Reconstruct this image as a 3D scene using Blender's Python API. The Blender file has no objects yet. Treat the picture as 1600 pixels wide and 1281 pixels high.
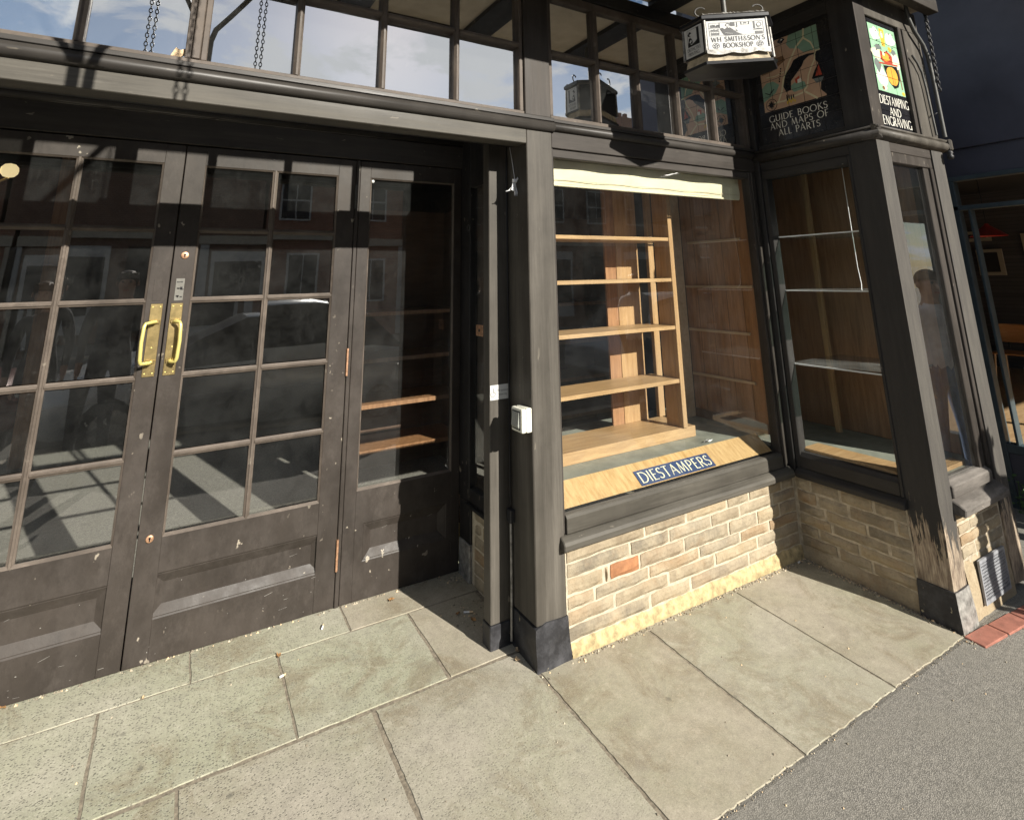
import bpy, math, random
from mathutils import Vector, Matrix
random.seed(7)
R = math.radians
S = bpy.context.scene
COL = S.collection

# ------------------------------------------------------------------ camera
def cam_axes(p, t, r):
    f = Vector((math.sin(p)*math.cos(t), math.cos(p)*math.cos(t), math.sin(t)))
    rt = Vector((math.cos(p), -math.sin(p), 0)); up = rt.cross(f)
    return math.cos(r)*rt+math.sin(r)*up, -math.sin(r)*rt+math.cos(r)*up, f
rt, up, fw = cam_axes(0.54908, 0.237682, -0.02015)
cd = bpy.data.cameras.new('camera'); cam = bpy.data.objects.new('camera', cd); COL.objects.link(cam)
M = Matrix((rt, up, -fw)).transposed().to_4x4(); M.translation = Vector((-1.42681, -2.3217, 1.58318))
cam.matrix_world = M
cd.sensor_fit = 'HORIZONTAL'; cd.sensor_width = 36; cd.lens = 36*864.1054/1600
cd.shift_x = (800-821.126)/1600; cd.shift_y = (223.03-640.5)/1600
cd.clip_start = .02; cd.clip_end = 900
S.camera = cam

# ------------------------------------------------------------------ sky and sun
SUND = Vector((.297, -1.0, .56)).normalized()      # towards the sun
elev = math.asin(SUND.z)
W = bpy.data.worlds.new('World'); S.world = W; W.use_nodes = True
wt = W.node_tree; wt.nodes.clear()
def wn(t, **k):
    n = wt.nodes.new(t)
    for a, b in k.items(): setattr(n, a, b)
    return n
sky = wn('ShaderNodeTexSky', sky_type='NISHITA', sun_disc=False, sun_elevation=elev,
         sun_rotation=math.atan2(SUND.x, SUND.y), air_density=1.0, dust_density=.4, ozone_density=1.0)
bg1 = wn('ShaderNodeBackground'); bg1.inputs[1].default_value = .05
wt.links.new(sky.outputs[0], bg1.inputs[0])
bg2 = wn('ShaderNodeBackground'); bg2.inputs[0].default_value = (.93, .965, 1, 1); bg2.inputs[1].default_value = .46
tc = wn('ShaderNodeTexCoord')
sep = wn('ShaderNodeSeparateXYZ'); wt.links.new(tc.outputs['Generated'], sep.inputs[0])
def wm(op, a, b):
    n = wn('ShaderNodeMath', operation=op)
    for i, v in enumerate((a, b)):
        if isinstance(v, (int, float)): n.inputs[i].default_value = v
        else: wt.links.new(v, n.inputs[i])
    return n.outputs[0]
zz = wm('ADD', wm('MAXIMUM', sep.outputs[2], 0.0), .22)
cmb = wn('ShaderNodeCombineXYZ')
wt.links.new(wm('DIVIDE', sep.outputs[0], zz), cmb.inputs[0]); wt.links.new(wm('DIVIDE', sep.outputs[1], zz), cmb.inputs[1])
nz = wn('ShaderNodeTexNoise'); nz.inputs['Scale'].default_value = 4.6; nz.inputs['Detail'].default_value = 9; nz.inputs['Roughness'].default_value = .58
nz.inputs['Distortion'].default_value = .35
wt.links.new(cmb.outputs[0], nz.inputs['Vector'])
rp = wn('ShaderNodeValToRGB'); rp.color_ramp.elements[0].position = .46; rp.color_ramp.elements[1].position = .57
wt.links.new(nz.outputs[0], rp.inputs[0])
# clouds thin out overhead and are only as bright as daylight clouds are
mx = wn('ShaderNodeMixShader'); wt.links.new(rp.outputs[0], mx.inputs[0]); wt.links.new(bg1.outputs[0], mx.inputs[1]); wt.links.new(bg2.outputs[0], mx.inputs[2])
wo = wn('ShaderNodeOutputWorld'); wt.links.new(mx.outputs[0], wo.inputs[0])
sl = bpy.data.lights.new('sun', 'SUN'); sl.energy = 5.0; sl.angle = R(.53); sl.color = (1, .945, .85)
so = bpy.data.objects.new('sun', sl); COL.objects.link(so); so.location = SUND*30
so.rotation_euler = SUND.to_track_quat('Z', 'Y').to_euler()
S.view_settings.view_transform = 'Standard'; S.view_settings.look = 'None'
S.view_settings.exposure = 0.80; S.view_settings.gamma = 1.0; S.view_settings.use_curve_mapping = False
S.render.engine = 'CYCLES'
S.cycles.max_bounces = 10; S.cycles.transparent_max_bounces = 24; S.cycles.glossy_bounces = 5

# ------------------------------------------------------------------ materials
class NT:
    def __init__(s, name):
        s.m = bpy.data.materials.new(name); s.m.use_nodes = True; s.t = s.m.node_tree; s.t.nodes.clear()
        s.out = s.n('ShaderNodeOutputMaterial'); s.co = s.n('ShaderNodeTexCoord').outputs['Object']
    def n(s, t, **k):
        n = s.t.nodes.new(t)
        for a, b in k.items(): setattr(n, a, b)
        return n
    def L(s, a, b): s.t.links.new(a, b)
    def put(s, inp, v):
        if isinstance(v, (int, float, tuple)):
            inp.default_value = v if not isinstance(v, tuple) or len(v) == 4 or inp.type == 'VECTOR' else (*v, 1)
        else: s.L(v, inp)
    def scale(s, sc, off=None):
        m = s.n('ShaderNodeMapping'); s.L(s.co, m.inputs[0]); m.inputs['Scale'].default_value = sc
        if off is not None: s.L(off, m.inputs['Location'])
        return m.outputs[0]
    def noise(s, sc, det=4, rough=.6, vec=None, dist=0):
        n = s.n('ShaderNodeTexNoise'); n.inputs['Scale'].default_value = sc; n.inputs['Detail'].default_value = det
        n.inputs['Roughness'].default_value = rough; n.inputs['Distortion'].default_value = dist
        s.L(vec if vec is not None else s.co, n.inputs['Vector']); return n.outputs[0]
    def voro(s, sc, vec=None, feat='F1'):
        n = s.n('ShaderNodeTexVoronoi', feature=feat); n.inputs['Scale'].default_value = sc
        s.L(vec if vec is not None else s.co, n.inputs['Vector']); return n
    def ramp(s, v, a, b, c0=0., c1=1.):
        n = s.n('ShaderNodeMapRange'); n.inputs[1].default_value = a; n.inputs[2].default_value = b
        n.inputs[3].default_value = c0; n.inputs[4].default_value = c1; s.L(v, n.inputs[0]); return n.outputs[0]
    def math(s, op, a, b=0.):
        n = s.n('ShaderNodeMath', operation=op); s.put(n.inputs[0], a); s.put(n.inputs[1], b); return n.outputs[0]
    def mix(s, f, a, b, mode='MIX'):
        n = s.n('ShaderNodeMix', data_type='RGBA', blend_type=mode); s.put(n.inputs[0], f); s.put(n.inputs[6], a); s.put(n.inputs[7], b); return n.outputs[2]
    def bump(s, h, st=.3, d=.002, nrm=None):
        n = s.n('ShaderNodeBump'); n.inputs['Strength'].default_value = st; n.inputs['Distance'].default_value = d; s.L(h, n.inputs['Height'])
        if nrm is not None: s.L(nrm, n.inputs['Normal'])
        return n.outputs[0]
    def bsdf(s, col, rough=.5, nrm=None, metal=0., spec=None, emit=None, es=0):
        b = s.n('ShaderNodeBsdfPrincipled'); s.put(b.inputs['Base Color'], col); s.put(b.inputs['Roughness'], rough)
        b.inputs['Metallic'].default_value = metal
        if spec is not None: b.inputs['Specular IOR Level'].default_value = spec
        if nrm is not None: s.L(nrm, b.inputs['Normal'])
        if emit: b.inputs['Emission Color'].default_value = (*emit, 1); b.inputs['Emission Strength'].default_value = es
        return b.outputs[0]
    def done(s, sh): s.L(sh, s.out.inputs[0]); return s.m
MATS = {}
def paint(name, base, grain=(1, 1, 1), wear=.5, rough=.5, chipcol=(.33, .29, .23), chips=.5, red=0.):
    t = NT(name)
    big = t.noise(2.2, 6, .65); fine = t.noise(60, 5, .7, t.scale(grain)); mid = t.noise(14, 5, .7, t.scale(grain))
    c = t.mix(t.ramp(big, .35, .68), tuple(x*.72 for x in base), tuple(min(1, x*1.25) for x in base))
    c = t.mix(t.math('MULTIPLY', t.ramp(mid, .45, .75), wear), c, tuple(min(1, x*1.9+.012) for x in base))
    c = t.mix(t.math('MULTIPLY', t.ramp(fine, .5, .8), .35), c, tuple(x*.55 for x in base))
    if red: c = t.mix(t.math('MULTIPLY', t.ramp(t.noise(1.1, 3), .5, .62), red), c, (base[0]*1.5, base[1]*.95, base[2]*.8))
    br_ = t.noise(26, 6, .8, t.scale(tuple(g*.6 for g in grain))); c = t.mix(t.math('MULTIPLY', t.ramp(br_, .54, .70), .6*wear), c, tuple(min(1, x*2.3+.02) for x in base)); c = t.mix(t.math('MULTIPLY', t.ramp(br_, .30, .44, 1., 0.), .5), c, tuple(x*.45 for x in base))
    ch = t.math('MULTIPLY', t.ramp(t.noise(34, 3, .5, t.scale(tuple((g**.4) for g in grain))), .69, .715), t.ramp(t.noise(3, 3), .46, .58))
    c = t.mix(t.math('MULTIPLY', ch, chips), c, chipcol)
    h = t.math('ADD', t.math('MULTIPLY', fine, .6), t.math('MULTIPLY', mid, .8))
    return t.done(t.bsdf(c, t.ramp(mid, .3, .7, rough-.08, rough+.16), t.bump(h, .45, .0018), spec=.25))
PB = (.041, .035, .030)
MATS['paint_v'] = paint('black_brown_paint_vertical', PB, (1, 1, .07))
MATS['paint_x'] = paint('black_brown_paint_horizontal', PB, (.07, 1, 1))
MATS['paint_y'] = paint('shade_darkened_black_paint_across', (.027, .025, .024), (1, .07, 1))  # bay return paint, its shade put into the darker colour
MATS['paint_beam'] = paint('weathered_grey_paint', (.070, .064, .053), (.06, 1, 1), wear=.7)
MATS['paint_pillar'] = paint('weathered_grey_pillar_paint', (.068, .061, .051), (1, 1, .05), wear=.7)
MATS['paint_door'] = paint('dark_brown_door_paint', (.041, .034, .029), (.5, 1, .3), wear=.4, chips=.9, rough=.46)
MATS['muntin'] = paint('worn_brown_muntin_paint', (.092, .074, .060), (.4, 1, .4), wear=.6, chips=.3, rough=.5)
MATS['roll'] = paint('smooth_dark_moulding_paint', (.042, .038, .034), (.05, 1, 1), wear=.3, rough=.38)
MATS['paint_dark'] = paint('dark_paint', (.018, .017, .017), (1, 1, .2), wear=.3, rough=.42)
MATS['sill_worn'] = paint('worn_sill_paint', (.10, .09, .08), (.2, 1, 1), wear=1., chips=1., chipcol=(.42, .36, .3), rough=.7)
MATS['paint_side'] = paint('shade_darkened_black_paint', (.027, .025, .024), (1, 1, .07), wear=.35)  # black paint copy for left-facing uprights, darkened to carry their shade
MATS['tar'] = paint('black_bitumen', (.030, .030, .033), (1, 1, 1), wear=1., rough=.35, chips=.9, chipcol=(.5, .44, .3))
def flaked(nm='paint_flaking_to_bare_timber', pa=(.05, .045, .04), pb=(.085, .078, .066)):
    t = NT(nm); z = t.n('ShaderNodeSeparateXYZ'); t.L(t.co, z.inputs[0])
    g = t.scale((4, 4, .45)); n = t.noise(7, 7, .7, g); n2 = t.noise(30, 5, .7, g); n3 = t.noise(3, 4, .6)
    wood = t.mix(t.ramp(n2, .35, .65), (.17, .12, .085), (.50, .41, .30)); wood = t.mix(t.math('MULTIPLY', t.ramp(n3, .48, .62), .7), wood, (.05, .038, .03))
    pt = t.mix(t.ramp(n, .35, .7), pa, pb)
    m = t.math('SUBTRACT', t.math('ADD', t.math('MULTIPLY', n, .9), t.math('MULTIPLY', n2, .25)), t.math('MULTIPLY', z.outputs[2], .95))
    k = t.ramp(m, .24, .275); c = t.mix(k, pt, wood)
    return t.done(t.bsdf(c, .75, t.bump(t.math('SUBTRACT', n2, t.math('MULTIPLY', k, 1.2)), .7, .004)))
MATS['flaked'] = flaked(); MATS['flaked_side'] = flaked('shade_darkened_paint_flaking_to_bare_timber', (.022, .021, .020), (.034, .031, .029))  # the side copy has the face's shade mixed into its paint colours
MATS['bare'] = paint('bare_weathered_timber', (.34, .27, .2), (3, 3, .25), wear=.8, rough=.8, chips=.9, chipcol=(.06, .05, .045))

def wood(name, a, b, grain=(12, 12, 1), rough=.45, dust=.15):
    t = NT(name); n1 = t.noise(4, 6, .65, t.scale(grain), .6); n2 = t.noise(45, 4, .7, t.scale(grain)); n3 = t.noise(1.3, 3)
    c = t.mix(t.ramp(n1, .32, .68), a, b); c = t.mix(t.math('MULTIPLY', t.ramp(n2, .5, .75), .45), c, tuple(x*.6 for x in a))
    c = t.mix(t.math('MULTIPLY', t.ramp(n3, .4, .7), dust), c, (.42, .4, .36))
    return t.done(t.bsdf(c, rough, t.bump(n2, .15, .001)))
MATS['oak'] = wood('light_oak', (.34, .20, .085), (.52, .335, .16), (1.2, 12, 12))
MATS['oak_v'] = wood('light_oak_upright', (.33, .19, .08), (.48, .305, .145), (12, 12, 1))
MATS['oak_board'] = wood('pale_oak_board', (.40, .235, .08), (.62, .42, .19), (14, 3, 3), dust=.1)
MATS['veneer'] = wood('brown_veneer', (.22, .105, .045), (.40, .21, .10), (9, 9, .8), .4, .2)
MATS['veneer_dark'] = wood('dark_brown_timber', (.07, .035, .018), (.13, .065, .034), (1, 1, 6), .5)
MATS['batten'] = wood('pale_batten', (.42, .31, .19), (.56, .42, .28), (9, 1, 9))
def simple(name, col, rough=.6, metal=0., emit=None, es=0, var=.25, sc=9, bst=.15):
    t = NT(name); n = t.noise(sc, 5, .65); c = t.mix(t.ramp(n, .3, .7), tuple(x*(1-var) for x in col), tuple(min(1, x*(1+var)) for x in col))
    return t.done(t.bsdf(c, rough, t.bump(n, bst, .002), metal, emit=emit, es=es))
MATS['lino'] = simple('grey_green_linoleum', (.23, .24, .2), .6)
MATS['cream'] = simple('cream_plaster', (.46, .40, .31), .8, var=.12)
MATS['blind'] = simple('cream_blind', (.70, .65, .45), .85, var=.10, sc=5, bst=.3)
MATS['white'] = simple('white_plastic', (.78, .77, .66), .35, var=.04)
MATS['white_cord'] = simple('white_cord', (.8, .8, .8), .6, var=.05)
MATS['grey_plastic'] = simple('grey_plastic', (.33, .34, .31), .3, var=.05)
MATS['black'] = simple('black_print', (.012, .012, .014), .35)
MATS['tile_grout'] = simple('tile_grout', (.11, .10, .09), .9)
MATS['grey_ink'] = simple('grey_print', (.06, .06, .06), .4)
MATS['brass'] = simple('brass_plate', (.56, .43, .2), .34, 1., var=.3, sc=25)
MATS['brass_bright'] = simple('polished_brass', (.80, .70, .24), .35, .45, var=.06)
MATS['copper'] = simple('coppery_metal', (.62, .36, .22), .45, .7, var=.4, sc=60)
MATS['iron'] = simple('black_iron', (.03, .03, .032), .5, .3)
MATS['iron_grey'] = simple('grey_iron', (.09, .09, .085), .55, .4)  # paler grey than the black iron
MATS['enamel'] = simple('white_enamel', (.60, .60, .58), .25, var=.05, sc=30)
MATS['metal_old'] = simple('weathered_lead', (.30, .29, .27), .55, .5, var=.6, sc=28, bst=.8)
MATS['rust'] = simple('stained_roof', (.42, .35, .24), .8, var=.5, sc=22)
MATS['navy'] = simple('navy_fascia', (.06, .062, .085), .42, var=.25, sc=2)
MATS['frame_navy'] = simple('navy_window_frame', (.05, .07, .08), .4)
MATS['sticker_grey'] = simple('worn_sticker', (.16, .155, .135), .6)
MATS['steel'] = simple('grey_vent', (.30, .31, .33), .6, .3, var=.3, sc=30)
MATS['paper'] = simple('paper', (.75, .75, .74), .8, var=.08)
MATS['leaf'] = simple('dry_leaf', (.33, .18, .07), .8, var=.5, sc=60)
MATS['leaf_pale'] = simple('pale_dry_leaf', (.62, .46, .28), .8, var=.3, sc=60)
MATS['green'] = simple('green_leaf', (.06, .12, .03), .6, var=.4)
MATS['redlamp'] = simple('red_lamp_shade', (.45, .03, .02), .4)
MATS['lampglow'] = simple('warm_lamp_globe', (.9, .8, .55), .4, emit=(1, .78, .4), es=.55)
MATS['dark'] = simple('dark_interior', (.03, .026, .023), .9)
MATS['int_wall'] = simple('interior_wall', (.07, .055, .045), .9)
MATS['skin'] = simple('skin', (.42, .25, .18), .55, var=.08)
MATS['skin_dark'] = simple('dark_skin', (.10, .055, .035), .45, var=.08)
MATS['hair'] = simple('grey_hair', (.12, .1, .09), .7)
MATS['hair_brown'] = simple('brown_hair', (.06, .035, .02), .7)
MATS['tee'] = simple('white_cotton', (.72, .72, .74), .85)
MATS['coat'] = simple('dark_coat', (.03, .03, .04), .85)
MATS['jacket'] = simple('grey_jacket', (.14, .14, .15), .85)
MATS['jeans'] = simple('blue_jeans', (.09, .14, .26), .85, var=.4, sc=14)
MATS['carpaint'] = simple('silver_car_paint', (.75, .78, .8), .22, .3, var=.03)
MATS['carpaint_dark'] = simple('dark_red_car_paint', (.12, .012, .012), .2, .2, var=.03)
MATS['tyre'] = simple('tyre_rubber', (.02, .02, .02), .8)
MATS['slate'] = simple('slate_roof', (.07, .07, .08), .7, sc=5)

def glassmat(name, refl, dust=.03, tint=(.95, .97, .96), scr=.5, wav=.0, base=0.):
    t = NT(name)
    fr = t.n('ShaderNodeFresnel'); fr.inputs[0].default_value = 1.52
    geo = t.n('ShaderNodeNewGeometry')
    f = t.math('ADD', t.math('MULTIPLY', fr.outputs[0], refl), base); f = t.math('MINIMUM', f, 1.)
    f = t.math('MULTIPLY', f, t.math('SUBTRACT', 1., geo.outputs['Backfacing']))
    tr = t.n('ShaderNodeBsdfTransparent'); tr.inputs[0].default_value = (*tint, 1)
    gl = t.n('ShaderNodeBsdfGlossy'); gl.inputs['Roughness'].default_value = 0.0
    wv = t.noise(2.3, 2, .5); t.L(t.bump(wv, .10+wav, .003), gl.inputs['Normal'])
    m1 = t.n('ShaderNodeMixShader'); t.L(f, m1.inputs[0]); t.L(tr.outputs[0], m1.inputs[1]); t.L(gl.outputs[0], m1.inputs[2])
    df = t.n('ShaderNodeBsdfDiffuse'); df.inputs[0].default_value = (.62, .64, .62, 1)
    d = t.ramp(t.noise(5, 6, .7), .35, .8, 0, 1); speck = t.ramp(t.voro(70).outputs['Distance'], .0, .09, 1., 0.)
    speck = t.math('MULTIPLY', speck, t.ramp(t.noise(9, 2), .52, .6))
    streak = t.ramp(t.noise(18, 3, .6, t.scale((7, 7, .5))), .62, .72)
    smear = t.math('MULTIPLY', t.ramp(t.noise(30, 5, .8, t.scale((1, 1, .6)), 2.), .6, .7), t.ramp(t.noise(3.1, 2), .52, .62))
    a = t.math('ADD', t.math('MULTIPLY', d, dust*2), t.math('MULTIPLY', speck, scr*.5))
    a = t.math('ADD', a, t.math('MULTIPLY', streak, dust*.8)); a = t.math('ADD', a, t.math('MULTIPLY', smear, dust*4)); a = t.math('ADD', a, dust*.35)
    m2 = t.n('ShaderNodeMixShader'); t.L(a, m2.inputs[0]); t.L(m1.outputs[0], m2.inputs[1]); t.L(df.outputs[0], m2.inputs[2])
    return t.done(m2.outputs[0])
MATS['glass'] = glassmat('dusty_window_glass', 2.6, .008)
MATS['glass_door'] = glassmat('scratched_door_glass', 4.4, .013)
MATS['glass_top'] = glassmat('old_transom_glass', 3.0, .014, wav=.0, base=.68)
MATS['glass_side'] = glassmat('side_window_glass', 2.8, .009)
MATS['glass_shelf'] = glassmat('glass_shelf', 3., .09, (.75, .85, .82))
MATS['glass_far'] = glassmat('far_window_glass', 2.4, .01, (.3, .33, .35))

def stone_mat():
    t = NT('sandstone_walling'); oi = t.n('ShaderNodeObjectInfo'); rnd = oi.outputs['Random']
    off = t.n('ShaderNodeCombineXYZ'); 
    for i in range(3): t.L(t.math('MULTIPLY', rnd, 9.+i*7), off.inputs[i])
    v = t.scale((1, 1, 1), off.outputs[0]); n = t.noise(9, 8, .68, v); n2 = t.noise(70, 5, .7, v)
    r = t.n('ShaderNodeValToRGB'); cr = r.color_ramp; t.L(rnd, r.inputs[0])
    cols = [(.25, .20, .135), (.31, .26, .185), (.19, .165, .125), (.36, .285, .18), (.22, .195, .155), (.29, .21, .13)]
    cr.elements[0].color = (*cols[0], 1); cr.elements[1].color = (*cols[-1], 1); cr.elements[1].position = .95
    for i, c in enumerate(cols[1:-1]): e = cr.elements.new(.2*(i+1)); e.color = (*c, 1)
    c = t.mix(t.ramp(n, .38, .68, 0., .8), r.outputs[0], (.44, .37, .26)); c = t.mix(t.math('MULTIPLY', t.ramp(n2, .5, .75), .5), c, (.15, .12, .085))
    c = t.mix(t.math('MULTIPLY', t.ramp(t.noise(5, 5, .7, v), .5, .68), .35), c, (.30, .18, .09))
    h = t.math('ADD', n, t.math('MULTIPLY', n2, .4))
    return t.done(t.bsdf(c, .88, t.bump(h, 1., .009), spec=.2))
MATS['stone'] = stone_mat()
MATS['stone_orange'] = simple('orange_sandstone', (.30, .135, .06), .85, var=.35, sc=24, bst=.9)
MATS['mortar'] = simple('pale_lime_mortar', (.46, .40, .30), .95, var=.25, sc=26, bst=.8)
MATS['mortar_old'] = simple('grubby_mortar', (.42, .36, .27), .95, var=.4, sc=22, bst=.9)
MATS['mortar_y'] = simple('yellow_limestone_footing', (.42, .33, .175), .95, var=.5, sc=26, bst=1.)
MATS['brick_red'] = simple('red_paver', (.30, .12, .085), .85, var=.25, sc=22, bst=.6)
def slab_mat(name, base, green=.4, pit=1.):
    t = NT(name); n = t.noise(1.6, 5, .6); n2 = t.noise(7, 7, .7); n3 = t.noise(120, 4, .7)
    c = t.mix(t.ramp(n, .35, .65), base, (base[0]*.80, base[1]*.86, base[2]*.76))
    c = t.mix(t.math('MULTIPLY', t.ramp(t.noise(.9, 3), .42, .6), green), c, (base[0]*.84, base[1]*.90, base[2]*.76))
    c = t.mix(t.math('MULTIPLY', t.ramp(n2, .52, .75), .5), c, tuple(x*.6 for x in base))
    c = t.mix(t.math('MULTIPLY', t.ramp(n3, .45, .7), .32), c, tuple(x*.55 for x in base))
    v = t.n('ShaderNodeTexVoronoi', feature='F1'); v.inputs['Scale'].default_value = 104; v.inputs['Randomness'].default_value = 1
    wp = t.n('ShaderNodeVectorMath', operation='ADD'); sc = t.n('ShaderNodeVectorMath', operation='SCALE')
    nc = t.n('ShaderNodeTexNoise'); nc.inputs['Scale'].default_value = 60; t.L(t.co, nc.inputs['Vector']); t.L(nc.outputs[1], sc.inputs[0]); sc.inputs['Scale'].default_value = .012
    t.L(t.scale((1, 1.5, 1)), wp.inputs[0]); t.L(sc.outputs[0], wp.inputs[1]); t.L(wp.outputs[0], v.inputs['Vector'])
    sel = t.ramp(v.outputs['Color'], .52, .60) if False else t.math('GREATER_THAN', t.n_sep(v.outputs['Color']), .42)
    p = t.math('MULTIPLY', t.ramp(v.outputs['Distance'], .26, .44, 1., 0.), sel)
    mask = t.n('ShaderNodeSeparateXYZ'); t.L(t.co, mask.inputs[0])
    left = t.ramp(t.math('ADD', t.math('MULTIPLY', mask.outputs[0], -1.), t.math('MULTIPLY', n, 1.2)), .35, 1.9, .12, .8)
    p = t.math('MULTIPLY', t.math('MULTIPLY', p, left), pit)
    c = t.mix(p, c, (.085, .083, .07))
    gd = t.n('ShaderNodeSeparateXYZ'); t.L(t.co, gd.inputs[0])
    stn = t.math('MULTIPLY', t.ramp(t.noise(4.5, 8, .8, None, .8), .47, .60), t.ramp(t.noise(1.7, 2), .44, .56)); c = t.mix(t.math('MULTIPLY', stn, .62), c, (.18, .14, .085)); mott = t.noise(22, 6, .8); c = t.mix(t.math('MULTIPLY', t.ramp(mott, .50, .66), .45), c, tuple(x*.55 for x in base)); c = t.mix(t.math('MULTIPLY', t.ramp(mott, .34, .46, 1., 0.), .35), c, tuple(min(1, x*1.3) for x in base))
    fine = t.noise(260, 3, .8); c = t.mix(t.math('MULTIPLY', t.ramp(fine, .5, .72), .5), c, tuple(min(1, x*1.5) for x in base)); c = t.mix(t.math('MULTIPLY', t.ramp(t.noise(190, 3, .8), .54, .70), .55), c, tuple(x*.42 for x in base))
    blot = t.math('MULTIPLY', t.ramp(t.voro(5.2).outputs['Distance'], .03, .075, 1., 0.), t.ramp(n2, .42, .5))
    c = t.mix(t.math('MULTIPLY', blot, .6), c, (.12, .115, .095))
    h = t.math('SUBTRACT', t.math('ADD', t.math('MULTIPLY', n2, .6), t.math('MULTIPLY', n3, .35)), t.math('MULTIPLY', p, 1.2))
    return t.done(t.bsdf(c, .85, t.bump(h, .5, .0022), spec=.25))
def n_sep(s, c):
    n = s.n('ShaderNodeSeparateColor'); s.L(c, n.inputs[0]); return n.outputs[0]
NT.n_sep = n_sep
MATS['slab'] = slab_mat('concrete_flag', (.395, .36, .30))
MATS['slab_grn'] = slab_mat('green_tinged_flag', (.395, .375, .305), .45)
MATS['slab_dirty'] = slab_mat('stained_flag', (.38, .338, .272), .1, .6)
MATS['joint'] = simple('gritty_joint', (.21, .18, .135), .95, var=.5, sc=60, bst=1.)
MATS['floor_int'] = slab_mat('shop_floor_flag', (.56, .57, .43), .6, .5)
def tarmac_mat():
    t = NT('tarmac'); v = t.voro(230); n = t.noise(3, 6, .65); n2 = t.noise(330, 3, .8)
    c = t.mix(t.ramp(v.outputs['Distance'], .15, .6), (.34, .32, .285), (.14, .134, .12)); mt = t.noise(55, 6, .85); c = t.mix(t.math('MULTIPLY', t.ramp(mt, .5, .64), .6), c, (.36, .34, .30)); c = t.mix(t.math('MULTIPLY', t.ramp(mt, .34, .46, 1., 0.), .6), c, (.07, .068, .062))
    c = t.mix(t.math('MULTIPLY', t.ramp(n, .4, .7), .5), c, (.21, .20, .17)); c = t.mix(t.math('MULTIPLY', t.ramp(n2, .55, .7), .6), c, (.32, .30, .26))
    sp = t.math('MULTIPLY', t.ramp(t.noise(40, 4, .7), .68, .72), t.ramp(t.noise(2.2, 3), .5, .6))
    c = t.mix(t.math('MULTIPLY', sp, .8), c, (.45, .42, .35))
    h = t.math('ADD', t.ramp(v.outputs['Distance'], .1, .6, 1., 0.), n2)
    return t.done(t.bsdf(c, .88, t.bump(h, .55, .002), spec=.2))
MATS['tarmac'] = tarmac_mat()
def brickwall(name, a, b, mort, sc=(1, 1, 1)):
    t = NT(name); br = t.n('ShaderNodeTexBrick'); br.inputs['Scale'].default_value = 4.4
    m = t.n('ShaderNodeMapping'); m.inputs['Rotation'].default_value = (R(90), 0, 0); t.L(t.co, m.inputs[0]); t.L(m.outputs[0], br.inputs['Vector'])
    br.inputs['Color1'].default_value = (*a, 1); br.inputs['Color2'].default_value = (*b, 1); br.inputs['Mortar'].default_value = (*mort, 1)
    n = t.noise(2, 5); c = t.mix(t.ramp(n, .3, .7, .0, .5), br.outputs[0], tuple(x*.5 for x in a))
    return t.done(t.bsdf(c, .85))
MATS['far_brick'] = brickwall('far_red_brick', (.30, .13, .08), (.38, .18, .11), (.4, .34, .28))
MATS['far_brick2'] = brickwall('far_dark_brick', (.20, .11, .075), (.26, .15, .10), (.3, .26, .22))
MATS['far_stone'] = simple('far_pale_stone', (.52, .47, .38), .85, var=.15)
MATS['far_render'] = simple('far_white_render', (.55, .55, .53), .85, var=.1)
MATS['room_brick'] = brickwall('painted_dark_brick', (.11, .10, .10), (.08, .07, .07), (.05, .05, .05))
MATS['floorboards'] = wood('worn_floorboards', (.33, .2, .1), (.5, .34, .18), (1, 9, 1), .5)
MATS['chair_wood'] = wood('orange_plywood', (.42, .18, .05), (.55, .26, .09), (9, 1, 9), .35)
for nm, c in dict(t_sand=(.50, .33, .22), t_green=(.20, .33, .24), t_road=(.62, .56, .36), t_black=(.014, .014, .016), t_brown=(.20, .11, .06), t_white=(.72, .70, .62),
                  t_yellow=(.60, .42, .06), t_red=(.42, .07, .04), t_orange=(.72, .36, .06), t_mint=(.30, .52, .33), t_cream=(.74, .70, .50), t_grey=(.16, .18, .17), blue=(.035, .06, .14)).items():
    MATS[nm] = simple(nm[2:]+'_glaze' if nm[1] == '_' else 'blue_print', c, .22, var=.1, sc=20, bst=.05)

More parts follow.
